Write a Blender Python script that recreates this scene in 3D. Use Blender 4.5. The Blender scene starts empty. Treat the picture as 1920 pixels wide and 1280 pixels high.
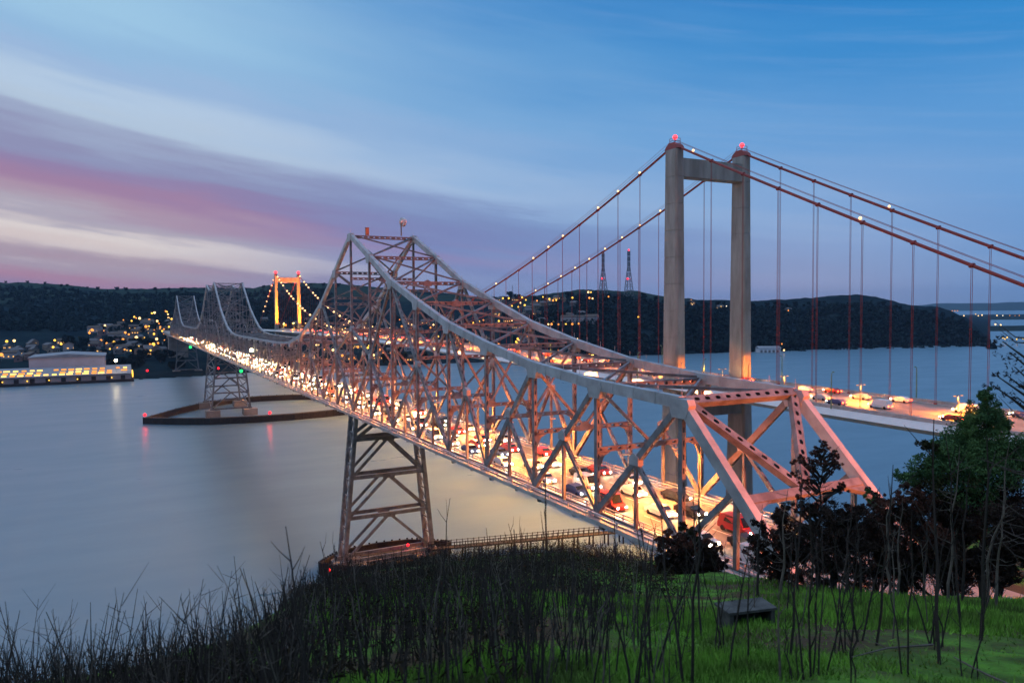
import bpy, math, random
import numpy as np
from mathutils import Vector, Matrix
random.seed(7)
rng = np.random.default_rng(7)
C = bpy.context.scene
COL = C.collection

# ------------------------------------------------------------------ camera
CAMP = Vector((-64.35, 54.90, 70.43))
FPX = 1396.57
YAW, PIT, ROL = 0.4815, -0.0430, -0.0073
_cy, _sy = math.cos(YAW), math.sin(YAW)
_fw = Vector((_cy*math.cos(PIT), -_sy*math.cos(PIT), math.sin(PIT)))
_r0 = Vector((-_sy, -_cy, 0.0)); _u0 = Vector((-math.sin(PIT)*_cy, math.sin(PIT)*_sy, math.cos(PIT)))
_rt = _r0*math.cos(ROL) + _u0*math.sin(ROL)
_up = -_r0*math.sin(ROL) + _u0*math.cos(ROL)
cam = bpy.data.cameras.new('camera'); camo = bpy.data.objects.new('camera', cam); COL.objects.link(camo)
cam.sensor_width = 36.0; cam.lens = FPX/1920.0*36.0
cam.clip_start = 0.3; cam.clip_end = 60000.0
M = Matrix(((_rt.x, _up.x, -_fw.x, CAMP.x), (_rt.y, _up.y, -_fw.y, CAMP.y), (_rt.z, _up.z, -_fw.z, CAMP.z), (0, 0, 0, 1)))
camo.matrix_world = M
C.camera = camo
cam.dof.use_dof = True; cam.dof.focus_distance = 170.0; cam.dof.aperture_fstop = 1.7
FH = Vector((_cy, -_sy, 0.0)); RH = Vector((-_sy, -_cy, 0.0))     # horizontal look direction and its right

# ------------------------------------------------------------------ view and sky
C.view_settings.view_transform = 'Standard'; C.view_settings.look = 'None'
C.view_settings.exposure = 0.0; C.view_settings.gamma = 1.0
C.cycles.use_denoising = True
C.cycles.max_bounces = 6; C.cycles.transparent_max_bounces = 12
C.cycles.sample_clamp_indirect = 4.0; C.cycles.caustics_reflective = False; C.cycles.caustics_refractive = False

def lin(r, g, b):
    f = lambda c: (c/255.0)/12.92 if c <= 10 else (((c/255.0)+0.055)/1.055)**2.4
    return (f(r), f(g), f(b), 1.0)

SUN_EL, SUN_AZ = math.radians(4.0), math.radians(140.0)
world = bpy.data.worlds.new('World'); C.world = world; world.use_nodes = True
nt = world.node_tree; nt.nodes.clear()
def N(t, **k):
    n = nt.nodes.new(t)
    for a, b in k.items(): setattr(n, a, b)
    return n
def L(a, b): nt.links.new(a, b)
def mth(op, a, b=None, c=None, clamp=False):
    n = N('ShaderNodeMath', operation=op); n.use_clamp = clamp
    for i, v in enumerate((a, b, c)):
        if v is None: continue
        if isinstance(v, (int, float)): n.inputs[i].default_value = v
        else: L(v, n.inputs[i])
    return n.outputs[0]
tc = N('ShaderNodeTexCoord')
def dotw(v):
    n = N('ShaderNodeVectorMath', operation='DOT_PRODUCT'); L(tc.outputs['Generated'], n.inputs[0]); n.inputs[1].default_value = v
    return n.outputs['Value']
rr = dotw(tuple(RH)); ff = dotw(tuple(FH)); zz = dotw((0, 0, 1))
def maprange(v, a, b, c, d, smooth=True):
    n = N('ShaderNodeMapRange', interpolation_type='SMOOTHSTEP' if smooth else 'LINEAR')
    L(v, n.inputs[0])
    for i, x in enumerate((a, b, c, d)): n.inputs[i+1].default_value = x
    return n.outputs[0]
def mixc(f, a, b, bt='MIX'):
    n = N('ShaderNodeMix', data_type='RGBA', blend_type=bt)
    if isinstance(f, (int, float)): n.inputs[0].default_value = f
    else: L(f, n.inputs[0])
    for s, v in ((6, a), (7, b)):
        if isinstance(v, tuple): n.inputs[s].default_value = v
        else: L(v, n.inputs[s])
    return n.outputs[2]
def ramp(v, stops, a, b):
    x = maprange(v, a, b, 0, 1, False)
    n = N('ShaderNodeValToRGB'); L(x, n.inputs[0]); cr = n.color_ramp; cr.interpolation = 'EASE'
    while len(cr.elements) > 1: cr.elements.remove(cr.elements[-1])
    for i, (p, c) in enumerate(stops):
        e = cr.elements[0] if i == 0 else cr.elements.new((p-a)/(b-a))
        e.position = min(1, max(0, (p-a)/(b-a))); e.color = c
    return n.outputs[0]
# streak coordinate: long cirrus bands that sink towards the right
cb = N('ShaderNodeCombineXYZ'); L(mth('MULTIPLY', rr, 2.2), cb.inputs[0])
slope = mth('MULTIPLY_ADD', zz, 0.22, 0.105)
q0 = mth('MULTIPLY_ADD', rr, slope, zz)
L(mth('MULTIPLY', q0, 15.0), cb.inputs[1]); L(mth('MULTIPLY', ff, 0.7), cb.inputs[2])
nz = N('ShaderNodeTexNoise'); nz.inputs['Scale'].default_value = 1.6; nz.inputs['Detail'].default_value = 5; nz.inputs['Roughness'].default_value = 0.55
L(cb.outputs[0], nz.inputs['Vector'])
cb2 = N('ShaderNodeCombineXYZ'); L(mth('MULTIPLY', rr, 3.0), cb2.inputs[0]); L(mth('MULTIPLY', q0, 42.0), cb2.inputs[1]); L(ff, cb2.inputs[2])
nz2 = N('ShaderNodeTexNoise'); nz2.inputs['Scale'].default_value = 1.3; nz2.inputs['Detail'].default_value = 6; nz2.inputs['Roughness'].default_value = 0.6
L(cb2.outputs[0], nz2.inputs['Vector'])
nv = mth('SUBTRACT', nz.outputs[0], 0.5); nv2 = mth('SUBTRACT', nz2.outputs[0], 0.5)
q = mth('ADD', mth('ADD', q0, mth('MULTIPLY', nv, 0.065)), mth('MULTIPLY', nv2, 0.028))
def qof(y, col=0.0):
    u = (col-960)/FPX; v = (585-y)/FPX; n = math.sqrt(1+u*u+v*v); r_, z_ = u/n, v/n
    return z_ + r_*(0.105+0.22*z_)
left = [(qof(y), lin(*c)) for y, c in ((600, (150, 125, 155)), (535, (158, 134, 164)), (498, (182, 134, 156)), (468, (178, 158, 172)), (440, (222, 206, 203)), (412, (228, 217, 214)), (384, (182, 172, 186)),
        (352, (176, 148, 170)), (318, (164, 130, 164)), (285, (150, 132, 172)), (245, (146, 148, 184)), (205, (160, 172, 202)), (170, (184, 203, 224)), (125, (184, 206, 230)), (70, (158, 188, 224)), (20, (150, 190, 226)), (-60, (160, 202, 232)))]
left.append((0.42, lin(110, 165, 215))); left.append((0.75, lin(60, 125, 195)))
left.sort()
lq = ramp(q, left, -0.12, 0.75)
mid = [(qof(y), lin(*c)) for y, c in ((600, (112, 134, 188)), (520, (120, 138, 190)), (470, (128, 134, 184)), (436, (150, 156, 194)), (408, (142, 150, 194)), (380, (134, 140, 188)),
       (340, (148, 132, 178)), (300, (128, 130, 180)), (262, (130, 138, 184)), (225, (140, 152, 194)), (195, (168, 188, 220)), (170, (178, 198, 226)), (120, (168, 194, 226)), (60, (152, 184, 222)), (-20, (136, 180, 222)))]
mid.append((0.42, lin(100, 160, 215))); mid.append((0.75, lin(60, 125, 195))); mid.sort()
lq = mixc(maprange(rr, -0.46, -0.06, 0.0, 1.0), lq, ramp(q, mid, -0.12, 0.75))
zo = lambda y: (585-y)/FPX/math.sqrt(1+((585-y)/FPX)**2)
right = [(zo(y), lin(*c)) for y, c in ((585, (76, 142, 196)), (540, (88, 148, 206)), (470, (96, 153, 212)), (380, (98, 158, 217)), (280, (82, 153, 216)), (140, (44, 138, 208)), (0, (6, 122, 198)))]
right.append((0.6, lin(20, 95, 175))); right.append((1.0, lin(30, 90, 165)))
rz = ramp(mth('MULTIPLY_ADD', nv, 0.05, zz), right, 0.0, 1.0)
rside = mth('MULTIPLY_ADD', nv, 0.22, mth('MULTIPLY_ADD', zz, 0.30, rr))
wl = maprange(rside, -0.32, 0.62, 1.0, 0.0)
base = mixc(wl, rz, lq)
# thin high veils on the blue side
veil = mth('MULTIPLY', maprange(nz2.outputs[0], 0.45, 0.75, 0.0, 0.35), maprange(zz, 0.0, 0.06, 0.2, 1.0))
base = mixc(mth('MULTIPLY', veil, maprange(rr, -0.5, 0.3, 0.3, 0.45)), base, lin(150, 182, 222))
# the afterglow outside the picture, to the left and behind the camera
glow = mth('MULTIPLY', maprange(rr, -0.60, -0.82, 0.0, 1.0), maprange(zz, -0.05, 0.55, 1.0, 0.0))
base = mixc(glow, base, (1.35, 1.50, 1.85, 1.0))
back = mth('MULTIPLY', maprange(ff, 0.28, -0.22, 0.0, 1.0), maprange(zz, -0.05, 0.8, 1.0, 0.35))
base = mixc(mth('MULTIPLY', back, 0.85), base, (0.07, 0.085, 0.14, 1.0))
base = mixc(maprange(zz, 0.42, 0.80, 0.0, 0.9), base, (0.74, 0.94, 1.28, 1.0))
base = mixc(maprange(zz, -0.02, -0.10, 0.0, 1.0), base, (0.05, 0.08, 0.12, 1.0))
sky = N('ShaderNodeTexSky', sky_type='NISHITA'); sky.sun_disc = False; sky.sun_elevation = SUN_EL; sky.sun_rotation = SUN_AZ
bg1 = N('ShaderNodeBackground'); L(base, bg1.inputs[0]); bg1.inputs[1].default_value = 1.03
bg2 = N('ShaderNodeBackground'); L(sky.outputs[0], bg2.inputs[0]); bg2.inputs[1].default_value = 0.05
SKYADD = N('ShaderNodeMixShader'); SKYADD.inputs[0].default_value = 0.06
wo = N('ShaderNodeOutputWorld')
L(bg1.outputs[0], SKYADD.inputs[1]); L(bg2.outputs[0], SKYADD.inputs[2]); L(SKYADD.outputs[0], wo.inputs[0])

sl = bpy.data.lights.new('sun', 'SUN'); sl.energy = 0.10; sl.angle = math.radians(12); sl.color = (0.86, 0.92, 1.0)
so = bpy.data.objects.new('sun', sl); COL.objects.link(so)
so.rotation_euler = (Vector((0.45, -0.88, -0.12))).to_track_quat('-Z', 'Y').to_euler()   # afterglow from the left

# ------------------------------------------------------------------ materials
def mat(name, col, rough=0.6, metal=0.0, noise=0.0, nscale=1.0, col2=None, bump=0.0, bscale=None, spec=0.5, stretch=None):
    m = bpy.data.materials.new(name); m.use_nodes = True; t = m.node_tree; b = t.nodes['Principled BSDF']
    b.inputs['Base Color'].default_value = (*col[:3], 1); b.inputs['Roughness'].default_value = rough; b.inputs['Metallic'].default_value = metal
    b.inputs['Specular IOR Level'].default_value = spec
    if noise or bump or col2:
        c_ = t.nodes.new('ShaderNodeTexCoord'); src = c_.outputs['Object']
        if stretch:
            mp = t.nodes.new('ShaderNodeMapping'); mp.inputs['Scale'].default_value = stretch; t.links.new(src, mp.inputs[0]); src = mp.outputs[0]
        n_ = t.nodes.new('ShaderNodeTexNoise'); n_.inputs['Scale'].default_value = nscale; n_.inputs['Detail'].default_value = 6; n_.inputs['Roughness'].default_value = 0.62
        t.links.new(src, n_.inputs['Vector'])
        cr = t.nodes.new('ShaderNodeValToRGB'); cr.color_ramp.elements[0].position = 0.5-0.5*max(0.05, 1-noise) if noise else 0.35
        cr.color_ramp.elements[0].position = 0.38; cr.color_ramp.elements[1].position = 0.64
        c2 = col2 or tuple(x*(1-noise) for x in col[:3])
        cr.color_ramp.elements[0].color = (*c2[:3], 1); cr.color_ramp.elements[1].color = (*col[:3], 1)
        t.links.new(n_.outputs[0], cr.inputs[0]); t.links.new(cr.outputs[0], b.inputs['Base Color'])
        if bump:
            n2 = t.nodes.new('ShaderNodeTexNoise'); n2.inputs['Scale'].default_value = bscale or nscale*4; n2.inputs['Detail'].default_value = 4; t.links.new(src, n2.inputs['Vector'])
            bp = t.nodes.new('ShaderNodeBump'); bp.inputs['Strength'].default_value = bump; bp.inputs['Distance'].default_value = 0.2
            t.links.new(n2.outputs[0], bp.inputs['Height']); t.links.new(bp.outputs[0], b.inputs['Normal'])
    return m
def emi(name, col, strength):
    m = bpy.data.materials.new(name); m.use_nodes = True; t = m.node_tree; b = t.nodes['Principled BSDF']
    b.inputs['Base Color'].default_value = (0.02, 0.02, 0.02, 1)
    b.inputs['Emission Color'].default_value = (*col[:3], 1); b.inputs['Emission Strength'].default_value = strength
    return m
def perforate(m):
    """real see-through openings along a built-up member (uv x = metres along, uv y = across, negative on plain plates)"""
    t = m.node_tree; b = t.nodes['Principled BSDF']; out = t.nodes['Material Output']
    uv = t.nodes.new('ShaderNodeUVMap'); sp = t.nodes.new('ShaderNodeSeparateXYZ'); t.links.new(uv.outputs[0], sp.inputs[0])
    def mm(op, a, b_=None):
        n = t.nodes.new('ShaderNodeMath'); n.operation = op
        for i, v in enumerate((a, b_)):
            if v is None: continue
            if isinstance(v, (int, float)): n.inputs[i].default_value = v
            else: t.links.new(v, n.inputs[i])
        return n.outputs[0]
    fx = mm('ABSOLUTE', mm('SUBTRACT', mm('FRACT', mm('DIVIDE', sp.outputs[0], 1.55)), 0.5))
    fy = mm('ABSOLUTE', mm('SUBTRACT', sp.outputs[1], 0.5))
    ex = mm('DIVIDE', fx, 0.22); ey = mm('DIVIDE', fy, 0.21)
    e = mm('ADD', mm('POWER', ex, 3.0), mm('POWER', ey, 3.0))
    h = mm('LESS_THAN', e, 1.0)
    tr = t.nodes.new('ShaderNodeBsdfTransparent'); mx = t.nodes.new('ShaderNodeMixShader')
    t.links.new(h, mx.inputs[0]); t.links.new(b.outputs[0], mx.inputs[1]); t.links.new(tr.outputs[0], mx.inputs[2]); t.links.new(mx.outputs[0], out.inputs[0])
    return m
steel = perforate(mat('perforated_steel', (0.20, 0.215, 0.245), 0.5, 0.0, nscale=0.42, col2=(0.09, 0.088, 0.095), bump=0.03, bscale=6))
chordm = mat('chord_steel', (0.38, 0.41, 0.45), 0.45, 0.0, nscale=0.3, col2=(0.25, 0.262, 0.285), bump=0.03)
railm = mat('galvanised_rail', (0.46, 0.47, 0.50), 0.4, 0.3)
towersteel = perforate(mat('tower_steel', (0.20, 0.215, 0.24), 0.5, 0.0, nscale=0.4, col2=(0.10, 0.10, 0.105)))
concrete = mat('concrete', (0.32, 0.335, 0.32), 0.85, nscale=0.28, col2=(0.20, 0.205, 0.195), bump=0.3, bscale=1.5, stretch=(1, 1, 0.22))
concrete_dark = mat('weathered_concrete', (0.36, 0.31, 0.28), 0.9, noise=0.4, nscale=0.1, bump=0.2)
deckconc = mat('deck_concrete', (0.42, 0.42, 0.42), 0.8, noise=0.3, nscale=0.5)
asphalt = mat('worn_concrete_road', (0.25, 0.235, 0.215), 0.7, noise=0.35, nscale=0.25, bump=0.1, bscale=8, stretch=(0.15, 1.5, 1))
paint = mat('lane_paint', (0.75, 0.74, 0.70), 0.6)
redsteel = mat('red_steel', (0.22, 0.018, 0.016), 0.5)
whiteg = mat('girder_white', (0.62, 0.64, 0.66), 0.5, noise=0.12, nscale=0.2)
timber = mat('dark_timber', (0.028, 0.024, 0.024), 0.85, noise=0.4, nscale=0.8)
greenpole = mat('green_pole', (0.16, 0.24, 0.14), 0.5)
darkpole = mat('grey_pole', (0.18, 0.19, 0.2), 0.5)
E_WARM = emi('warm_lamp', (1.0, 0.60, 0.22), 3.6)
E_CABLE = emi('cable_lamp', (1.0, 0.58, 0.24), 3.0)
E_SOD = emi('sodium_lamp', (1.0, 0.33, 0.045), 2.0)
E_YEL = emi('yellow_lamp', (1.0, 0.55, 0.06), 2.4)
E_WHT = emi('white_lamp', (1.0, 0.85, 0.62), 4.0)
E_STAR = emi('flood_lamp', (1.0, 0.80, 0.45), 60.0)
E_RED = emi('red_beacon', (1.0, 0.01, 0.02), 4.0)
E_REDW = emi('red_tower_beacon', (1.0, 0.05, 0.07), 3.0)
E_GRN = emi('green_beacon', (0.02, 1.0, 0.22), 1.6)
E_HEAD = emi('headlight_glass', (1.0, 0.70, 0.34), 420.0)
E_HEADN = emi('near_headlight_glass', (1.0, 0.78, 0.48), 260.0)
E_TAIL = emi('taillight_glass', (1.0, 0.05, 0.01), 40.0)
E_WIN = emi('lit_window', (1.0, 0.50, 0.12), 1.5)
E_SHED = emi('lit_skylight', (1.0, 0.33, 0.03), 1.7)
E_SHEDY = emi('bright_skylight', (1.0, 0.58, 0.12), 2.6)

# ------------------------------------------------------------------ mesh helpers
class MB:
    def __init__(s): s.v = []; s.f = []; s.uv = []; s.m = []
    def quadbox(s, P8, mats=0, uvs=None):
        """P8: 4 start corners, 4 end corners"""
        b = len(s.v); s.v += [tuple(p) for p in P8]
        fs = [(0, 1, 5, 4), (1, 2, 6, 5), (2, 3, 7, 6), (3, 0, 4, 7), (3, 2, 1, 0), (4, 5, 6, 7)]
        for k, f in enumerate(fs):
            s.f.append(tuple(b+i for i in f)); s.m.append(mats)
            s.uv.append(uvs[k] if uvs and uvs[k] else ((0, -1),)*4)
    def beam(s, p0, p1, side, ws, wd, holes='d', m=0, ws1=None, wd1=None):
        """box from p0 to p1; ws = size along `side`, wd = size across; holes on faces facing d or s"""
        p0 = Vector(p0); p1 = Vector(p1); a = p1-p0; ln = a.length
        if ln < 1e-6: return
        a = a/ln; sd = Vector(side); sd = (sd - a*sd.dot(a)).normalized(); d = a.cross(sd)
        ws1 = ws if ws1 is None else ws1; wd1 = wd if wd1 is None else wd1
        c = []
        for (pp, w, h) in ((p0, ws, wd), (p1, ws1, wd1)):
            for (x, y) in ((-1, -1), (1, -1), (1, 1), (-1, 1)): c.append(pp + sd*(x*w/2) + d*(y*h/2))
        o = -ln/2
        hu = ((o, 0), (o, 1), (o+ln, 1), (o+ln, 0))
        # faces: 0: y=-1 (normal -d), 1: x=+1 (normal +s), 2: +d, 3: -s
        if holes == 'd': uv = [hu, None, hu, None, None, None]
        elif holes == 's': uv = [None, hu, None, hu, None, None]
        else: uv = None
        s.quadbox(c, m, uv)
    def box(s, x0, x1, y0, y1, z0, z1, m=0):
        s.quadbox([(x0, y0, z0), (x0, y1, z0), (x0, y1, z1), (x0, y0, z1), (x1, y0, z0), (x1, y1, z0), (x1, y1, z1), (x1, y0, z1)], m)
    def tube(s, pts, rad, n=6, m=0, cap=True):
        pts = [Vector(p) for p in pts]; k = len(pts)
        if not hasattr(rad, '__len__'): rad = [rad]*k
        b = len(s.v); ref = None
        for i, p in enumerate(pts):
            t = (pts[min(i+1, k-1)]-pts[max(i-1, 0)]).normalized()
            if ref is None:
                ref = Vector((0, 0, 1)) if abs(t.z) < 0.9 else Vector((1, 0, 0))
            x = (ref - t*ref.dot(t)).normalized(); y = t.cross(x)
            for j in range(n):
                a = 2*math.pi*j/n; s.v.append(tuple(p + x*(rad[i]*math.cos(a)) + y*(rad[i]*math.sin(a))))
        for i in range(k-1):
            for j in range(n):
                s.f.append((b+i*n+j, b+i*n+(j+1) % n, b+(i+1)*n+(j+1) % n, b+(i+1)*n+j)); s.m.append(m); s.uv.append(((0, -1),)*4)
        if cap:
            s.f.append(tuple(b+j for j in reversed(range(n)))); s.m.append(m); s.uv.append(((0, -1),)*n)
            s.f.append(tuple(b+(k-1)*n+j for j in range(n))); s.m.append(m); s.uv.append(((0, -1),)*n)
    def ball(s, c, r, n=8, k=5, m=0, sz=1.0):
        b = len(s.v); c = Vector(c)
        s.v.append(tuple(c+Vector((0, 0, r*sz))))
        for i in range(1, k):
            th = math.pi*i/k
            for j in range(n):
                a = 2*math.pi*j/n; s.v.append((c.x+r*math.sin(th)*math.cos(a), c.y+r*math.sin(th)*math.sin(a), c.z+r*sz*math.cos(th)))
        s.v.append(tuple(c-Vector((0, 0, r*sz)))); e = len(s.v)-1
        def add(f): s.f.append(f); s.m.append(m); s.uv.append(((0, -1),)*len(f))
        for j in range(n):
            add((b, b+1+j, b+1+(j+1) % n)); add((e, b+1+(k-2)*n+(j+1) % n, b+1+(k-2)*n+j))
            for i in range(k-2):
                add((b+1+i*n+j, b+1+(i+1)*n+j, b+1+(i+1)*n+(j+1) % n, b+1+i*n+(j+1) % n))
    def poly(s, pts, m=0):
        b = len(s.v); s.v += [tuple(p) for p in pts]; s.f.append(tuple(range(b, b+len(pts)))); s.m.append(m); s.uv.append(((0, -1),)*len(pts))
    def prism(s, prof, x0, x1, m=0, axis='x'):
        """profile in the plane across the axis, counter-clockwise"""
        n = len(prof); b = len(s.v)
        for x in (x0, x1):
            for (a, z) in prof: s.v.append((x, a, z) if axis == 'x' else (a, x, z))
        for j in range(n):
            s.f.append((b+j, b+(j+1) % n, b+n+(j+1) % n, b+n+j)); s.m.append(m); s.uv.append(((0, -1),)*4)
        s.f.append(tuple(b+j for j in reversed(range(n)))); s.m.append(m); s.uv.append(((0, -1),)*n)
        s.f.append(tuple(b+n+j for j in range(n))); s.m.append(m); s.uv.append(((0, -1),)*n)
    def mesh(s, name, mats):
        me = bpy.data.meshes.new(name); me.from_pydata(s.v, [], s.f)
        for x in (mats if isinstance(mats, (list, tuple)) else [mats]): me.materials.append(x)
        if any(s.m): me.polygons.foreach_set('material_index', s.m)
        u = me.uv_layers.new(name='UVMap'); flat = [c for f in s.uv for p in f for c in p]
        u.data.foreach_set('uv', flat); me.update(); return me
    def build(s, name, mats, parent=None, smooth=False):
        me = s.mesh(name, mats)
        if smooth: me.polygons.foreach_set('use_smooth', [True]*len(me.polygons))
        return link(name, me, parent)
def link(name, me, parent=None):
    o = bpy.data.objects.new(name, me); COL.objects.link(o)
    if parent is not None: o.parent = parent
    return o
def at_base(mb, base):
    bx, by, bz = base; mb.v = [(x-bx, y-by, z-bz) for x, y, z in mb.v]; return mb
def tag(o, label=None, cat=None, group=None, kind=None):
    if label: o['label'] = label
    if cat: o['category'] = cat
    if group: o['group'] = group
    if kind: o['kind'] = kind
    return o
def empty(name, loc=(0, 0, 0), label=None, cat=None, group=None, rz=0.0):
    o = bpy.data.objects.new(name, None); COL.objects.link(o); o.location = loc; o.rotation_euler = (0, 0, rz); o.empty_display_size = 0.5
    return tag(o, label, cat, group)
KIDS = {}
def copy_tree(o, parent=None):
    c = o.copy(); COL.objects.link(c)
    if parent is not None: c.parent = parent
    for ch in o.children: copy_tree(ch, c)
    return c
def lamp_light(name, loc, power, color, parent=None, rad=0.3, kind='POINT', aim=None, cone=None, blend=0.6):
    l = bpy.data.lights.new(name, kind); l.energy = power; l.color = color; l.shadow_soft_size = rad
    if kind == 'SPOT': l.spot_size = cone; l.spot_blend = blend
    o = bpy.data.objects.new(name, l); COL.objects.link(o); o.location = loc
    if aim is not None: o.rotation_euler = Vector(aim).to_track_quat('-Z', 'Y').to_euler()
    if parent is not None: o.parent = parent
    return o
def px(col, y, D):
    """a point seen in the direction of the photograph's pixel at depth D (used for surveying distances only)"""
    d = _fw + _rt*((col-960)/FPX) - _up*((y-640)/FPX)
    return CAMP + d*D

# ------------------------------------------------------------------ terrain functions
def vnoise(x, y, seed=0):
    x = np.asarray(x, float); y = np.asarray(y, float)
    xi = np.floor(x).astype(np.int64); yi = np.floor(y).astype(np.int64); fx = x-xi; fy = y-yi
    fx = fx*fx*(3-2*fx); fy = fy*fy*(3-2*fy)
    def h(a, b):
        n = (a*374761393 + b*668265263 + seed*1442695041) & 0x7fffffff
        n = ((n ^ (n >> 13))*1274126177) & 0x7fffffff
        return ((n ^ (n >> 16)) & 0xffff)/65535.0
    return (h(xi, yi)*(1-fx)+h(xi+1, yi)*fx)*(1-fy) + (h(xi, yi+1)*(1-fx)+h(xi+1, yi+1)*fx)*fy
def fbm(x, y, o=4, seed=0):
    t = 0; a = 0.5; s = 0
    for k in range(o): t = t + a*vnoise(np.asarray(x)*2**k, np.asarray(y)*2**k, seed+k); s += a; a *= 0.5
    return t/s - 0.5
HY = 585.0
bc = np.array([-400, 0, 250, 420, 520, 620, 760, 900, 1060, 1200, 1290, 1400, 1500, 1700, 1900, 2400], float)
by = np.array([1320, 1300, 1262, 1215, 1150, 1098, 1072, 1052, 1042, 1062, 1078, 1096, 1108, 1120, 1132, 1150], float)
bd = np.array([20, 20, 22, 24, 30, 45, 60, 80, 88, 70, 48, 32, 27, 25, 24, 24], float)
pb = np.array([0.06, 0.06, 0.06, 0.06, 0.06, 0.06, 0.06, 0.06, 0.07, 0.09, 0.15, 0.28, 0.40, 0.45, 0.45, 0.45])
def decomp(x, y):
    x = np.asarray(x, float)-CAMP.x; y = np.asarray(y, float)-CAMP.y
    D = x*FH.x+y*FH.y; l = x*RH.x+y*RH.y; r = np.hypot(D, l); az = np.arctan2(l, D)
    azc = np.clip(az, -0.72, 0.72); u = np.tan(azc); De = r*np.cos(azc)
    return De, u*FPX+960, az, r
def near_z(x, y, rough=True):
    De, col, az, r = decomp(x, y)
    Y = np.interp(col, bc, by); B = np.interp(col, bc, bd); P = np.interp(col, bc, pb)
    tb = (Y-HY)/FPX; m = tb - 1.75/B
    drop = np.where(De < B, 1.75+m*De, B*tb + (De-B)*(tb+P))
    z = CAMP.z - drop
    fl = np.clip((col-1230)/170, 0, 1)                     # the bluff on the right ends in the highway bench
    bench = 42.3 - np.clip(De-95, 0, 400)*0.5
    z = np.where(fl > 0, np.maximum(z, bench*fl + z*(1-fl)), z)
    beh = np.clip((np.abs(az)-0.9)/0.8, 0, 1); z = z*(1-beh) + (CAMP.z-1.75+0.03*r)*beh
    X = np.asarray(x, float); Yw = np.asarray(y, float)
    # highway cut
    cut = np.clip((-6-X)/8, 0, 1)*np.clip(1-(np.abs(Yw+9)-15)/9, 0, 1)
    z = z*(1-cut) + np.minimum(z, 43.0)*cut
    if rough:
        z = z + fbm(X*0.9, Yw*0.9, 3, 3)*0.22*np.clip(r/8, 0, 1) + fbm(X*0.12, Yw*0.12, 3, 9)*np.clip(r/30, 0, 1)*0.8
    return np.maximum(z, -4.0)
def gz(x, y): return float(near_z(np.array([x]), np.array([y]))[0])
def gp(col, D):
    p = CAMP + FH*D + RH*((col-960)/FPX*D)
    return Vector((p.x, p.y, gz(p.x, p.y)))
def gridmesh(name, X, Y, Z, m, smooth=True):
    n, k = X.shape
    v = np.stack([X, Y, Z], -1).reshape(-1, 3)
    i = np.arange(n-1)[:, None]*k + np.arange(k-1)[None, :]
    f = np.stack([i, i+k, i+k+1, i+1], -1).reshape(-1, 4)
    me = bpy.data.meshes.new(name); me.vertices.add(len(v)); me.vertices.foreach_set('co', v.ravel())
    me.loops.add(f.size); me.loops.foreach_set('vertex_index', f.ravel()); me.polygons.add(len(f))
    me.polygons.foreach_set('loop_start', np.arange(len(f))*4); me.polygons.foreach_set('loop_total', np.full(len(f), 4))
    me.materials.append(m); me.update(calc_edges=True); me.validate()
    if smooth: me.polygons.foreach_set('use_smooth', [True]*len(me.polygons))
    return link(name, me)

# grass hill: green turf with bare earth patches
gm = mat('hill_turf', (0.10, 0.25, 0.03), 0.95, nscale=1.2, col2=(0.05, 0.085, 0.02), bump=0.6, bscale=6, spec=0.1)
_t = gm.node_tree; _b = _t.nodes['Principled BSDF']; _src = [l for l in _t.links if l.to_socket == _b.inputs['Base Color']][0].from_socket
_n = _t.nodes.new('ShaderNodeTexNoise'); _n.inputs['Scale'].default_value = 0.23; _n.inputs['Detail'].default_value = 7
_c = _t.nodes.new('ShaderNodeTexCoord'); _t.links.new(_c.outputs['Object'], _n.inputs['Vector'])
_r = _t.nodes.new('ShaderNodeValToRGB'); _r.color_ramp.elements[0].position = 0.44; _r.color_ramp.elements[1].position = 0.55; _t.links.new(_n.outputs[0], _r.inputs[0])
_m = _t.nodes.new('ShaderNodeMix'); _m.data_type = 'RGBA'; _t.links.new(_r.outputs[0], _m.inputs[0]); _t.links.new(_src, _m.inputs[6]); _m.inputs[7].default_value = (0.065, 0.048, 0.028, 1)
_t.links.new(_m.outputs[2], _b.inputs['Base Color'])
azs = np.concatenate([np.linspace(-math.pi, -0.75, 40)[:-1], np.linspace(-0.75, 0.8, 420), np.linspace(0.8, math.pi, 40)[1:]])
rs = np.concatenate([np.linspace(0.0, 3, 4), np.geomspace(3.3, 330, 210)])
A, R_ = np.meshgrid(azs, rs, indexing='ij')
X = CAMP.x + R_*(FH.x*np.cos(A)+RH.x*np.sin(A)); Y = CAMP.y + R_*(FH.y*np.cos(A)+RH.y*np.sin(A))
tag(gridmesh('hillside', X, Y, near_z(X, Y), gm), kind='structure')

# water
wm = mat('water', (0.10, 0.175, 0.23), 0.32, spec=0.5)
_b = wm.node_tree.nodes['Principled BSDF']; _b.inputs['IOR'].default_value = 1.5
_t = wm.node_tree; _c = _t.nodes.new('ShaderNodeTexCoord'); _mp = _t.nodes.new('ShaderNodeMapping'); _mp.inputs['Scale'].default_value = (0.05, 0.016, 1); _mp.inputs['Rotation'].default_value = (0, 0, 0.5)
_n = _t.nodes.new('ShaderNodeTexNoise'); _n.inputs['Scale'].default_value = 1.0; _n.inputs['Detail'].default_value = 7; _n.inputs['Roughness'].default_value = 0.6
_bp = _t.nodes.new('ShaderNodeBump'); _bp.inputs['Strength'].default_value = 0.12; _bp.inputs['Distance'].default_value = 1.0
_t.links.new(_c.outputs['Object'], _mp.inputs[0]); _t.links.new(_mp.outputs[0], _n.inputs['Vector']); _t.links.new(_n.outputs[0], _bp.inputs['Height']); _t.links.new(_bp.outputs[0], _b.inputs['Normal'])
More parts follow.
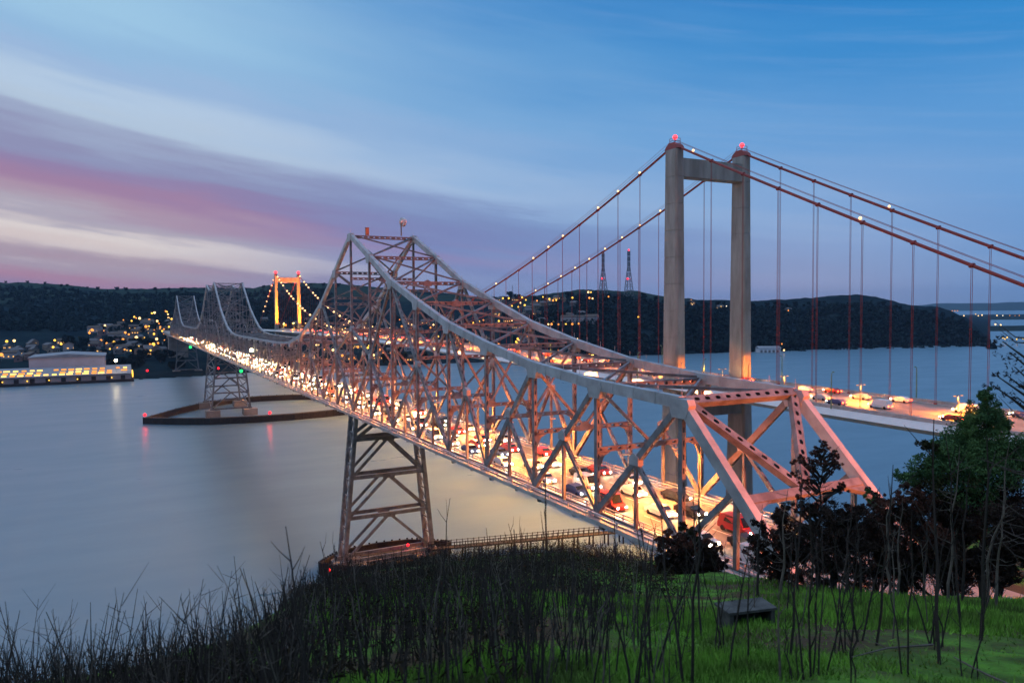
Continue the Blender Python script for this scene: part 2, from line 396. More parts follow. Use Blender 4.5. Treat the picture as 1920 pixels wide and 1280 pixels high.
_mr = _t.nodes.new('ShaderNodeMapRange'); _t.links.new(_n.outputs[0], _mr.inputs[0]); _mr.inputs[1].default_value = 0.3; _mr.inputs[2].default_value = 0.7; _mr.inputs[3].default_value = 0.27; _mr.inputs[4].default_value = 0.37
_t.links.new(_mr.outputs[0], _b.inputs['Roughness'])
w = MB(); S_ = 30000
w.poly([(-S_, -S_, 0), (S_, -S_, 0), (S_, S_, 0), (-S_, S_, 0)])
tag(w.build('water', wm), kind='structure')

# far hills --------------------------------------------------------
rc = np.array([-500, 0, 60, 130, 190, 270, 330, 480, 520, 600, 640, 700, 760, 830, 880, 960, 1030, 1085, 1140, 1200, 1230, 1270, 1345, 1400, 1450, 1500, 1560, 1605, 1640, 1700, 1760, 1785, 1810, 1835, 1855, 1872, 2000, 2400], float)
ry = np.array([520, 528, 529, 534, 541, 543, 541, 541, 533, 533, 534, 541, 545, 553, 560, 561, 558, 549, 549, 553, 561, 568, 570, 573, 571, 571, 565, 562, 567, 580, 586, 593, 605, 628, 646, 657, 660, 660], float)
rd = np.interp(rc, [0, 800, 950, 1250, 1400, 1700, 1840, 1900], [2300, 2200, 1750, 1700, 1750, 1850, 1600, 1500])
sc_ = np.array([-500, 0, 200, 260, 350, 600, 1000, 1200, 1420, 1680, 1830, 1880, 2400], float)
sy_ = np.array([697, 700, 705, 711, 707, 692, 681, 673, 667, 660, 656.5, 655, 655], float)
def far_z(x, y, rough=True):
    De, col, az, r = decomp(x, y)
    yr = np.interp(col, rc, ry); D1 = np.interp(col, rc, rd); D0 = CAMP.z*FPX/(np.interp(col, sc_, sy_)-HY)
    z1 = CAMP.z + (HY-yr)/FPX*D1
    t = (De-D0)/(D1-D0)
    wl_ = np.clip((1000-col)/250, 0, 1)
    g = np.interp(t, [0, .1, .3, .55, .8, 1], [.02, .06, .27, .55, .85, 1])*wl_ + np.interp(t, [0, .06, .3, .6, 1], [.03, .14, .58, .86, 1])*(1-wl_)
    z = z1*g
    z = np.where(t > 1, z1*np.clip(1.0-(t-1)*0.9, 0.15, 1), z)
    z = np.where(t < 0, -3+0*z, z)
    X_ = np.asarray(x, float); Y_ = np.asarray(y, float)
    if rough:
        rel = np.clip(t*4, 0, 1)*np.clip((z1-5)/40, 0.02, 1)
        z = z + rel*(fbm(X_/260, Y_/260, 4, 21)*34*np.clip((1.02-t)*3, 0, 1) + fbm(X_/28, Y_/28, 3, 5)*9)
    return z
def fz(x, y): return float(far_z(np.array([x]), np.array([y]))[0])
hm = mat('far_hill_cover', (0.018, 0.034, 0.040), 1.0, nscale=0.02, col2=(0.009, 0.019, 0.027), bump=0.5, bscale=0.15, spec=0.0)  # haze blue put into the hill cover colour
_t = hm.node_tree; _b = _t.nodes['Principled BSDF']; _src = [l for l in _t.links if l.to_socket == _b.inputs['Base Color']][0].from_socket
_n = _t.nodes.new('ShaderNodeTexNoise'); _n.inputs['Scale'].default_value = 0.0045; _n.inputs['Detail'].default_value = 6
_g = _t.nodes.new('ShaderNodeNewGeometry'); _t.links.new(_g.outputs['Position'], _n.inputs['Vector'])
_sp = _t.nodes.new('ShaderNodeSeparateXYZ'); _t.links.new(_g.outputs['Position'], _sp.inputs[0])
_mr = _t.nodes.new('ShaderNodeMapRange'); _mr.inputs[1].default_value = 60; _mr.inputs[2].default_value = 125; _mr.inputs[3].default_value = -0.10; _mr.inputs[4].default_value = 0.17; _t.links.new(_sp.outputs[2], _mr.inputs[0])
_ad = _t.nodes.new('ShaderNodeMath'); _ad.operation = 'ADD'; _t.links.new(_n.outputs[0], _ad.inputs[0]); _t.links.new(_mr.outputs[0], _ad.inputs[1])
_r = _t.nodes.new('ShaderNodeValToRGB'); _r.color_ramp.elements[0].position = 0.54; _r.color_ramp.elements[1].position = 0.63; _t.links.new(_ad.outputs[0], _r.inputs[0])
_m = _t.nodes.new('ShaderNodeMix'); _m.data_type = 'RGBA'; _t.links.new(_r.outputs[0], _m.inputs[0]); _t.links.new(_src, _m.inputs[6]); _m.inputs[7].default_value = (0.030, 0.050, 0.044, 1)
_t.links.new(_m.outputs[2], _b.inputs['Base Color'])
azs = np.linspace(-0.85, 0.85, 760); ds = np.concatenate([np.linspace(720, 2400, 190), np.linspace(2420, 4200, 20)])
A, D_ = np.meshgrid(azs, ds, indexing='ij'); U = np.tan(A)
X = CAMP.x + D_*(FH.x+RH.x*U); Y = CAMP.y + D_*(FH.y+RH.y*U)
tag(gridmesh('far_hills', X, Y, far_z(X, Y), hm), kind='structure')
def on_far(col, y, d0=760, d1=2600):
    """where the line of sight through a surveyed direction meets the far hills"""
    ds_ = np.linspace(d0, d1, 700)
    d = _fw + _rt*((col-960)/FPX) - _up*((y-640)/FPX)
    z = CAMP.z + d.z*ds_; g = far_z(CAMP.x+d.x*ds_, CAMP.y+d.y*ds_)
    k = np.nonzero(g >= z)[0]
    if len(k) == 0: return None
    D = ds_[k[0]]; return Vector((CAMP.x+d.x*D, CAMP.y+d.y*D, float(g[k[0]])))
# distant lowland and mountains on the right
lowm = mat('lowland', (0.03, 0.05, 0.05), 1.0, noise=0.4, nscale=0.003, spec=0.0)
mtm = mat('distant_mountain', (0.05, 0.07, 0.05), 1.0, noise=0.15, nscale=0.0008, spec=0.0)
def strip(name, c0, c1, D0, D1, hfun, m, n=60, k=10):
    U = (np.linspace(c0, c1, n)-960)/FPX; t = np.linspace(0, 1, k)
    UU, T = np.meshgrid(U, t, indexing='ij'); lead = 0.0
    DD = D0 + (D1-D0)*T
    X = CAMP.x + DD*(FH.x+RH.x*UU); Y = CAMP.y + DD*(FH.y+RH.y*UU)
    edge = np.clip((UU-UU.min())/(0.04), 0, 1)
    Z = (np.sin(np.pi*T)**0.5)*hfun(UU, T)*edge - 0.5
    return tag(gridmesh(name, X, Y, Z, m), kind='structure')
strip('lowland', 1790, 2500, 3700, 6200, lambda u, t: 5+6*fbm(u*40, t*4, 3, 2), lowm)
strip('far_shore', 1825, 2500, 2050, 2650, lambda u, t: 3.5+5*fbm(u*60, t*3, 3, 4), lowm)
strip('distant_mountains', 1640, 2600, 11000, 15000, lambda u, t: np.clip(95+75*np.clip((u-0.52)/0.25, 0, 1)+110*fbm(u*14, t*0+1.0, 4, 8), 5, 400), mtm, 160, 12)

# ------------------------------------------------------------------ the truss bridge
PN = 16.75
YN, YF = 0.0, -17.75
def line(x): return 43.76 - 0.0033*x
hh = {0: 16.2, 1: 16.8, 2: 18.2, 3: 20.8, 4: 24.1, 5: 28.7, 6: 33.6, 7: 40.6, 8: 47.3, 9: 38.4, 10: 29.6, 11: 23.4, 12: 18.3, 13: 15.8, 14: 15.0}
for i in range(15, 22): hh[i] = 14.75
for k in range(7): hh[28-k] = hh[8+k]
hh[29] = 43.5; hh[30] = 43.5; hh[31] = 47.3
for k in range(21): hh[31+k] = hh[8+k] if 8+k <= 28 else 15
for k in range(9): hh[51+k] = hh[8-k]
def bp(i, y): return Vector((i*PN, y, line(i*PN)))
def tp(i, y): return Vector((i*PN, y, line(i*PN)+hh[i]))
def mp_(i, y, h): return Vector((i*PN, y, line(i*PN)+h))
bridge = empty('truss_bridge', (0, 0, 0), 'long grey steel cantilever truss bridge full of traffic, nearer of the two bridges', 'bridge')
SIDE = (0, 1, 0)
posts = []; diags = []; subs = []
for y in (YN, YF):
    for i in range(0, 60):
        sz = (0.52, 0.66) if i < 12 else (0.44, 0.54)
        m_ = MB(); m_.beam(bp(i, y)-Vector((0, 0, 0.6)), tp(i, y), SIDE, *sz, 'd'); posts.append((i, m_))
    def diag(a, b, wd=0.85, i=0, ws=0.6, lst=None):
        m_ = MB(); k_ = 0.86 if i < 10 else 0.7; m_.beam(a, b, SIDE, ws*k_, wd*k_, 'd'); (diags if lst is None else lst).append((i, m_))
    def sub_panel(ja, i_from_bot, i_half, i):   # joint -> bottom node and a short hanger
        diag(ja, bp(i_from_bot, y), 0.62, i, 0.5, subs)
        m_ = MB(); m_.beam(bp(i_half, y)-Vector((0, 0, 0.5)), ja, SIDE, 0.38, 0.4, 'n'); subs.append((i, m_))
    def anchor(f, s):   # f maps 0..9 from the end towards the tower
        I = lambda k: f + s*k
        h = lambda k: hh[int(round(I(k)))]
        # inclined end post
        ft = tp(I(0), y); fb = bp(I(-1), y); j = (ft+fb)/2
        subs.append((I(0), (lambda q: (q.beam(j, bp(I(0), y), SIDE, 0.5, 0.66, 'd'), q)[1])(MB())))
        subs.append((I(0), (lambda q: (q.beam(bp(I(-0.5), y), j, SIDE, 0.46, 0.5, 'n'), q)[1])(MB())))
        for k in (0, 1, 2):          # top(k) -> bottom(k+1)
            a, b = tp(I(k), y), bp(I(k+1), y); j = (a+b)/2; diag(a, b, 0.95, I(k)); sub_panel(j, I(k), I(k+0.5), I(k))
        a, b = tp(I(4), y), bp(I(3), y); j = (a+b)/2; diag(a, b, 0.9, I(3)); sub_panel(j, I(4), I(3.5), I(3))
        a, b = tp(I(6), y), bp(I(4), y); j = a*0.5+b*0.5; j.z = line(j.x)+15.4
        diag(a, j, 0.9, I(5)); diag(j, b, 0.9, I(4)); diag(j, bp(I(6), y), 0.8, I(5))
        q1 = (j+b)/2; sub_panel(q1, I(5), I(4.5), I(4))
        q2 = (j+bp(I(6), y))/2; sub_panel(q2, I(5), I(5.5), I(5))
    def tower_bay(f, s):             # either side of the peak: peak at f
        I = lambda k: f + s*k
        j = mp_(I(1), y, 15.4); top = tp(I(2), y); mid = mp_(I(0), y, 22.1)
        diag(top, j, 0.9, I(1)); diag(mid, j, 0.75, I(0)); diag(j, bp(I(0), y), 0.8, I(0)); diag(j, bp(I(2), y), 0.8, I(1))
        q1 = (j+bp(I(0), y))/2; sub_panel(q1, I(1), I(0.5), I(0)); q2 = (j+bp(I(2), y))/2; sub_panel(q2, I(1), I(1.5), I(1))
    def arm(f, s):                   # cantilever arm from k=2 outwards
        I = lambda k: f + s*k
        j = mp_(I(3), y, 12.6); diag(tp(I(2), y), j, 0.85, I(2)); diag(j, bp(I(4), y), 0.8, I(3)); diag(j, bp(I(2), y), 0.7, I(2))
        q1 = (j+bp(I(4), y))/2; sub_panel(q1, I(3), I(3.5), I(3)); q2 = (j+bp(I(2), y))/2; sub_panel(q2, I(3), I(2.5), I(2))
        a, b = tp(I(4), y), bp(I(5), y); diag(a, b, 0.7, I(4)); sub_panel((a+b)/2, I(4), I(4.5), I(4))
    def hung(i0, i1):
        for i in range(i0, i1):
            k = i - i0
            a, b = (tp(i, y), bp(i+1, y)) if k % 2 else (bp(i, y), tp(i+1, y))
            diag(a, b, 0.62, i, 0.5)
            jj = (a+b)/2; m_ = MB(); m_.beam(bp(i+0.5, y), jj, SIDE, 0.36, 0.4, 'n'); subs.append((i, m_))
    anchor(0, 1); tower_bay(8, -1); tower_bay(8, 1); arm(8, 1); hung(13, 23); arm(28, -1); tower_bay(28, -1)
    tower_bay(31, 1); arm(31, 1); hung(36, 46); arm(51, -1); tower_bay(51, -1); tower_bay(51, 1); anchor(59, -1)
    for (a, b) in ((28, 29), (31, 30)):
        diag(tp(a, y), mp_((a+b)/2+(b-a)*0.5, y, 22), 0.7, a); diag(bp(a, y), mp_((a+b)/2+(b-a)*0.5, y, 22), 0.7, a)
    m_ = MB(); m_.beam(mp_(29, y, 22), mp_(30, y, 22), SIDE, 0.5, 0.6, 'd'); diags.append((29, m_))
def emit_parts(lst, name, lim=100):
    lst.sort(key=lambda t: t[0])
    for i, m_ in lst[:lim]: m_.build(name, steel, bridge)
    if lst[lim:]:
        M_ = MB()
        for i, m_ in lst[lim:]:
            b = len(M_.v); M_.v += m_.v; M_.f += [tuple(b+k for k in f) for f in m_.f]; M_.uv += m_.uv; M_.m += m_.m
        tag(M_.build(name, steel, bridge), kind='stuff')
emit_parts(posts, 'vertical_post'); emit_parts(diags, 'diagonal_brace'); emit_parts(subs, 'sub_strut')
gussets = []
# chords with cover plates at the splices, walkway stanchions on top
for y in (YN, YF):
    m_ = MB()
    for i in range(0, 59):
        w0 = 1.35 if i < 8 else 1.15
        if 13 <= i < 23 or 36 <= i < 46: w0 = 0.8
        a, b = tp(i, y), tp(i+1, y); m_.beam(a, b, SIDE, 0.92, w0, 'n')
        for t in (0.25, 0.5, 0.75):
            c = a.lerp(b, t); d = (b-a).normalized(); m_.beam(c-d*0.06, c+d*0.06, SIDE, 1.0, w0+0.08, 'n')
        # gusset plate at the node
    ft, fb = tp(0, y), bp(-1, y); m_.beam(ft, fb, SIDE, 0.95, 1.35, 'n')
    ft, fb = tp(59, y), bp(60, y); m_.beam(ft, fb, SIDE, 0.9, 1.2, 'n')
    tc_ = m_.build('top_chord', chordm, bridge)
    for i in range(0, 60):
        t = tp(i, y); s_ = 1.15 if i < 14 else 0.9; g_ = MB()
        g_.prism([(t.x-1.5*s_, t.z-0.2), (t.x-1.0*s_, t.z-1.5*s_), (t.x+1.0*s_, t.z-1.5*s_), (t.x+1.5*s_, t.z-0.2), (t.x+1.2*s_, t.z+0.45), (t.x-1.2*s_, t.z+0.45)], y-0.52, y+0.52, axis='y')
        gussets.append((i, g_, tc_))
    for (i, h) in [(5, 15.4), (7, 15.4), (9, 15.4), (8, 22.1), (11, 12.6), (0.5, 8.2), (1.5, 8.8), (2.5, 10), (3.5, 11.9), (27, 15.4), (29, 22), (30, 22)]:
        c = Vector((i*PN, y, line(i*PN)+h)); g_ = MB()
        g_.prism([(c.x-0.9, c.z-0.5), (c.x+0.9, c.z-0.5), (c.x+0.9, c.z+0.5), (c.x, c.z+1.0), (c.x-0.9, c.z+0.5)], y-0.40, y+0.40, axis='y')
        gussets.append((i, g_, tc_))
    s_ = MB()
    for i in range(0, 9):
        for t in (0, 0.25, 0.5, 0.75):
            if i == 8 and t: continue
            c = tp(i, y).lerp(tp(i+1, y), t) + Vector((0, 0, 0.6)); s_.beam(c, c+Vector((0, 0, 1.1)), SIDE, 0.05, 0.05, 'n')
    s_.build('stanchion', railm, tc_)
    b_ = MB()
    for i in range(-1, 60):
        b_.beam(bp(i, y)-Vector((0, 0, 0.95)), bp(i+1, y)-Vector((0, 0, 0.95)), SIDE, 0.9, 1.0, 'n')
    b_.build('bottom_chord', chordm, bridge)
    o_ = 1 if y == YN else -1
    b_ = MB(); e_ = MB()
    for i in range(-1, 60):
        a = bp(i, y)+Vector((0.25, o_*0.95, 0.12)); b = bp(i+1, y)+Vector((-0.25, o_*0.95, 0.12))
        b_.tube([a-Vector((0, 0, 0.5)), a, b, b-Vector((0, 0, 0.5))], 0.2, 6)
        for t in (0.02, 0.34, 0.66): c = a.lerp(b, t); b_.beam(c-Vector((0, 0, 0.75)), c, SIDE, 0.16, 0.16, 'n')
        e_.beam(bp(i, y)+Vector((0, o_*0.85, -0.95)), bp(i+1, y)+Vector((0, o_*0.85, -0.95)), SIDE, 0.7, 0.55, 'n')
        for t in (0.25, 0.75):
            c = bp(i+t, y)+Vector((0, o_*0.8, -1.35)); e_.beam(c-Vector((0.15, 0, 0)), c+Vector((0.15, 0, 0)), SIDE, 0.8, 0.3, 'n')
    b_.build('pipe_rail', railm, bridge); e_.build('edge_beam', deckconc, bridge)
gussets.sort(key=lambda t: t[0]); restg = MB()
for k, (i, g_, par) in enumerate(gussets):
    if k < 100: g_.build('gusset_plate', chordm, par)
    else:
        o_ = len(restg.v); restg.v += g_.v; restg.f += [tuple(o_+j for j in f) for f in g_.f]; restg.uv += g_.uv; restg.m += g_.m
tag(restg.build('gusset_plate', chordm, tc_), kind='stuff')
# sway frames across the bridge
XS = (1, 0, 0)
for i in range(1, 60):
    m_ = MB(); h = hh[i]; x = i*PN; z0 = line(x)
    P_ = lambda y, hgt: Vector((x, y, z0+hgt))
    top = h-0.35; low = 8.2; yc = (YN+YF)/2
    m_.beam(P_(YN-0.4, top), P_(YF+0.4, top), XS, 0.5, 0.85 if not 13 <= i <= 46 else 0.6, 's')
    levels = [low]
    if h > 26: levels.append(low+ (h-low)*0.42 if h < 36 else 21.5)
    if h > 36: levels.append(21.5+(h-21.5)*0.55)
    levels.append(top)
    suspended = 13 <= i <= 23 or 36 <= i <= 46
    for li, lv in enumerate(levels[:-1]):
        m_.beam(P_(YN-0.3, lv), P_(YF+0.3, lv), XS, 0.4, 0.7 if not 13 <= i <= 46 else 0.5, 's')
    for (a, b) in zip(levels[:-1], levels[1:]):
        k = levels.index(a) % 2 == 0
        w_ = 0.36 if not suspended else 0.22
        ya, yb = YN-0.4, YF+0.4
        if b-a > 2.5:
            if k:
                m_.beam(P_(ya, b-0.3), P_(yc, a+0.2), XS, 0.4, w_, 'n'); m_.beam(P_(yb, b-0.3), P_(yc, a+0.2), XS, 0.4, w_, 'n')
            else:
                m_.beam(P_(ya, a+0.3), P_(yc, b-0.3), XS, 0.4, w_, 'n'); m_.beam(P_(yb, a+0.3), P_(yc, b-0.3), XS, 0.4, w_, 'n')
        zc = a+0.1 if k else b-0.1
        m_.prism([(yc-1.0, z0+zc-0.55), (yc+1.0, z0+zc-0.55), (yc+1.0, z0+zc+0.45), (yc, z0+zc+0.95), (yc-1.0, z0+zc+0.45)], x-(0.27 if k else 0.30), x+(0.27 if k else 0.30))
    for yy, sg in ((YN-0.3, -1), (YF+0.3, 1)):   # curved knee brackets at the clearance line
        m_.prism([(yy, z0+low-0.4), (yy+sg*1.7, z0+low-0.4), (yy+sg*0.7, z0+low-0.9), (yy, z0+low-2.4)][::(-1 if sg > 0 else 1)], x-0.18, x+0.18)
    m_.build('sway_frame', steel, bridge)
# portal frames in the plane of the inclined end posts
for (f, s_) in ((0, 1), (59, -1)):
    m_ = MB(); a0, a1 = tp(f, YN), tp(f, YF); b0, b1 = bp(f-s_, YN), bp(f-s_, YF)
    nrm = (a1-a0).cross(b0-a0).normalized()
    j0, j1 = a0.lerp(b0, 0.56), a1.lerp(b1, 0.56)
    m_.beam(a0+(a1-a0)*0.02, a1-(a1-a0)*0.02, nrm, 0.9, 1.1, 's')
    m_.beam(j0+(j1-j0)*0.02, j1-(j1-j0)*0.02, nrm, 0.8, 0.95, 'n')
    mid = (j0+j1)/2
    m_.beam(a0.lerp(a1, 0.03), mid, nrm, 0.8, 1.0, 's'); m_.beam(a1.lerp(a0, 0.03), mid, nrm, 0.8, 1.0, 's')
    for (p, e, qn) in ((j0, b0, j1), (j1, b1, j0)):
        dr = (qn-p).normalized(); dn = (e-p).normalized()
        q = [p+dn*0.3+dr*0.4, p+dn*3.2+dr*0.5, p+dn*1.4+dr*0.95, p+dn*0.75+dr*2.6, p+dn*0.4+dr*3.6]
        for o_ in (-0.3, 0.3): m_.poly([v+nrm*o_ for v in q])
        for k in range(5): m_.poly([q[k]-nrm*0.3, q[(k+1) % 5]-nrm*0.3, q[(k+1) % 5]+nrm*0.3, q[k]+nrm*0.3])
    m_.build('portal_frame', steel, bridge)
# lateral bracing of the top plane and the floor
for i in range(0, 59):
    m_ = MB(); w_ = 0.30 if i < 12 else 0.22
    a, b = tp(i, YN), tp(i, YF); c, d = tp(i+1, YN), tp(i+1, YF); dz = Vector((0, 0, 0.15))
    m_.beam(a-dz, d-dz, (0, 0, 1), 0.4, w_, 'n'); m_.beam(b+dz*0.8, c+dz*0.8, (0, 0, 1), 0.4, w_, 'n')
    m_.build('lateral_brace', steel, bridge)
fl = MB()
for i in range(-1, 61):
    p0, p1 = bp(i, YN-0.5), bp(i, YF+0.5); dz = Vector((0, 0, 1.75)); fl.beam(p0-dz, p1-dz, XS, 0.5, 1.5, 'n')
for y in (-2.5, -5.0, -7.5, -10.2, -12.8, -15.3):
    for i in range(-1, 60): fl.beam(bp(i, y)-Vector((0, 0, 1.25)), bp(i+1, y)-Vector((0, 0, 1.25)), SIDE, 0.3, 0.5, 'n')
fl.build('floor_beam', towersteel, bridge)
dk = MB()
for i in range(-1, 60):
    dk.beam(bp(i, (YN+YF)/2)-Vector((0, 0, 0.75)), bp(i+1, (YN+YF)/2)-Vector((0, 0, 0.75)), SIDE, 15.6, 0.5, 'n')
deck = dk.build('road_deck', asphalt, bridge)
mk = MB()
x0, x1 = -PN, 60*PN
for y in (-1.75, -16.0): mk.beam((x0, y, line(x0)-0.494), (x1, y, line(x1)-0.494), SIDE, 0.14, 0.004, 'n')
for y in (-5.3, -8.87, -12.4):
    x = x0
    while x < 700: mk.beam((x, y, line(x)-0.494), (x+3.4, y, line(x+3.4)-0.494), SIDE, 0.14, 0.004, 'n'); x += 9.0
mk.build('lane_marking', paint, deck)
for y in (-1.15, -16.6):
    r_ = MB()
    for h in (0.25, 0.7): r_.tube([(x0, y, line(x0)+h-0.3), (x1, y, line(x1)+h-0.3)], 0.11, 6)
    for i in np.arange(-1, 60.1, 0.25): r_.beam(bp(i, y)-Vector((0, 0, 0.5)), bp(i, y)+Vector((0, 0, 0.45)), SIDE, 0.14, 0.16, 'n')
    r_.beam((x0, y, line(x0)-0.42), (x1, y, line(x1)-0.42), SIDE, 0.5, 0.16, 'n')
    r_.build('guard_rail', railm, bridge)
# steel pier towers
def pier_tower(xs, ybat=3.7, zb=3.0):
    root = empty('steel_tower'); root.parent = bridge; ztop = line(xs[0])-1.6
    corner = {}
    for x in xs:
        for sg, y in ((1, YN), (-1, YF)):
            t = Vector((x, y, ztop)); b = Vector((x, y+sg*ybat, zb)); corner[(x, sg)] = (t, b)
            m_ = MB(); m_.beam(b, t, SIDE, 1.0, 1.15, 's', wd1=1.0); m_.beam(b-Vector((0, 0, 1.6)), b+Vector((0, 0, 0.4)), SIDE, 2.2, 2.2, 'n')
            m_.build('leg', towersteel, root)
    lv = [0.0, 0.30, 0.58, 0.845, 1.0]
    pt = lambda x, sg, f: corner[(x, sg)][1].lerp(corner[(x, sg)][0], f)
    for x in xs:
        m_ = MB()
        for k, f in enumerate(lv[:-1]):
            a, b = pt(x, 1, f), pt(x, -1, f); m_.beam(a, b, XS, 0.7, 0.95, 'n')
            if k:
                c = (a+b)/2; m_.prism([(c.y-1.6, c.z-0.9), (c.y+1.6, c.z-0.9), (c.y+1.6, c.z+0.5), (c.y-1.6, c.z+0.5)], x-0.38, x+0.38)
        m_.build('strut', towersteel, root)
        m_ = MB()
        for k in range(3):
            a, b = pt(x, 1, lv[k]), pt(x, -1, lv[k]); c = (pt(x, 1, lv[k+1])+pt(x, -1, lv[k+1]))/2
            m_.beam(a, c, XS, 0.6, 0.7, 'n'); m_.beam(b, c, XS, 0.6, 0.7, 'n')
        c = pt(x, 1, lv[3]); m_.beam(c, pt(x, 1, 1.0).lerp(pt(x, -1, 1.0), 0.45), XS, 0.6, 0.85, 'n')
        c = pt(x, -1, lv[3]); m_.beam(c, pt(x, -1, 1.0).lerp(pt(x, 1, 1.0), 0.45), XS, 0.6, 0.85, 'n')
        m_.build('brace', towersteel, root)
    m_ = MB()
    for sg in (1, -1):
        a_, b_ = (xs[0], sg), (xs[-1], sg)
        n = 9 if xs[-1]-xs[0] < 12 else 4
        for k in range(n):
            f0, f1 = k/n, (k+1)/n
            m_.beam(pt(*a_, f0), pt(*b_, f1), SIDE, 0.35, 0.3 if n == 9 else 0.6, 'n')
            if n == 4: m_.beam(pt(*b_, f0), pt(*a_, f1), SIDE, 0.35, 0.6, 'n')
            m_.beam(pt(*a_, f1), pt(*b_, f1), SIDE, 0.4, 0.3 if n == 9 else 0.7, 'n')
    m_.build('lacing', towersteel, root)
    return root
pier_tower((8*PN-2.6, 8*PN+2.6)); pier_tower((28*PN, 31*PN), 3.4, 5.0); pier_tower((51*PN-2.5, 51*PN+2.5), 3.0, 5.0)
m_ = MB(); m_.box(59.6*PN, 60.6*PN, -20.5, 2.5, -3, line(1000)-1.8); m_.box(59.55*PN, 60.7*PN, -21.2, 3.2, line(1000)-2.9, line(1000)-1.79)
m_.box(60.6*PN, 76*PN, -16.5, -1.2, 36.5, 39.6); m_.build('concrete_pier', concrete_dark, bridge)
m_ = MB(); m_.box(-1.9*PN, -0.92*PN, -21.0, 2.6, 25.0, 41.9); m_.box(-1.9*PN, -0.85*PN, 0.9, 2.8, 41.2, 42.7); m_.build('abutment', concrete, bridge)
# pier bases and timber fenders (things of their own)
def island(xc, yc, lx, ly, h, name, label, cat, m, point=True, base=True, outline=None):
    m_ = MB(); pts = list(outline or [])
    n = len(outline) if outline else 18
    for k in range(0 if outline else n):
        a = 2*math.pi*k/n
        px_, py_ = math.cos(a), math.sin(a)
        e = 0.55 if point else 0.35
        pts.append((xc+lx/2*math.copysign(abs(px_)**(0.9), px_)*(1-0.75*abs(py_)**2.2 if point else 1), yc+ly/2*math.copysign(abs(py_)**0.7, py_)))
    top = [(x, y, h) for x, y in pts]; bot = [(x, y, -2) for x, y in pts]
    for k in range(n):
        a, b = k, (k+1) % n
        m_.poly([bot[a], bot[b], top[b], top[a]])
        c = lambda p: (xc+(p[0]-xc)*0.93, yc+(p[1]-yc)*0.96, h)
        m_.poly([top[a], top[b], c(top[b]), c(top[a])])
        d = lambda p: (xc+(p[0]-xc)*0.93, yc+(p[1]-yc)*0.96, h-(5.5 if outline else 2.0))
        m_.poly([c(top[a]), c(top[b]), d(top[b]), d(top[a])])
    if not outline: m_.poly([d(p) for p in top])
    for k in range(n):                                         # pile heads along the rim
        for t in np.linspace(0, 1, 5)[:-1]:
            x = top[k][0]*(1-t)+top[(k+1) % n][0]*t; y = top[k][1]*(1-t)+top[(k+1) % n][1]*t
            m_.tube([(x, y, -1), (x, y, h+0.35)], 0.28, 5)
    at_base(m_, (xc, yc, 0)); o = m_.build(name, m); o.location = (xc, yc, 0); return tag(o, label, cat)
island(8*PN, -9.0, 20, 38, 3.0, 'pier_fender', 'dark timber fender around the foot of the near steel tower', 'fender', timber)
island(487, -20.0, 72, 116, 4.0, 'pier_fender', 'long dark boat-shaped timber fender around the middle steel tower', 'fender', timber, outline=[(457, 45), (441, 24), (432, 8), (427, -15), (426, -42), (429, -64), (434, -82), (480, -90), (530, -86), (542, -64), (546, -40), (540, -14), (524, 4), (496, 24)][::-1])
island(51*PN, -9.0, 26, 92, 3.6, 'pier_fender', 'low dark timber fender around the farthest steel tower', 'fender', timber)
for (x, y0, y1, z) in ((8*PN, 6, -24, 1.7), ):
    m_ = MB()
    for yc in (2.0, -19.8): m_.box(x-5.5, x+5.5, yc-4.0, yc+4.0, -3, 2.2)
    m_.box(x-2, x+2, -16, -2, 0.5, 1.9); m_.build('pier_base', concrete_dark, bridge)
for x in (28*PN, 31*PN):
    for yc in (3.0, -20.8): m_ = MB(); m_.box(x-4.5, x+4.5, yc-4.5, yc+4.5, -3, 4.4); m_.build('pier_base', concrete_dark, bridge)
for yc in (2.5, -20.3): m_ = MB(); m_.box(51*PN-5.5, 51*PN+5.5, yc-4, yc+4, -3, 4.4); m_.build('pier_base', concrete_dark, bridge)

def navlight(loc, m, r, label, group=None, h=0.6, power=0, color=(1, 0.03, 0.03)):
    base = (loc[0], loc[1], loc[2])
    o = empty('navigation_light', base, label, 'light', group)
    q = MB(); q.tube([(0, 0, -h), (0, 0, -r*0.6)], 0.12, 6); q.build('post', darkpole, o)
    q = MB(); q.ball((0, 0, 0), r, 8, 6); q.build('lens', m, o, True)
    if power: lamp_light('glow', (0, 0, r+0.3), power, color, o, 0.3)
    return o
navlight((123.0, 10.0, 4.6), E_RED, 0.42, 'red warning light at the tip of the near tower fender', h=2, power=700)
navlight((132.5, -14.5, 4.6), E_RED, 0.4, 'red warning light at the far side of the near tower fender', h=2, power=500)
navlight((458.0, 44.0, 5.6), E_RED, 1.0, 'red light on the left tip of the boat-shaped fender', h=2.5, power=700)
navlight((427.5, -27.0, 5.6), E_RED, 1.0, 'red light in the middle of the boat-shaped fender', h=2.5, power=700)
navlight((51*PN, 32.0, 5.6), E_RED, 1.2, 'red light on the fender of the farthest tower', h=2.5)
navlight((51*PN-8, -41.0, 5.6), E_RED, 1.2, 'red light on the farthest fender seen behind the middle tower', h=2.5)
navlight((40*PN, 0.9, line(40*PN)-3.2), E_GRN, 1.3, 'green light hanging under the middle of the far truss span', h=2)
navlight((20.5*PN, 0.9, line(20*PN)-3.2), E_GRN, 0.9, 'green light hanging under the middle of the near truss span', h=2)
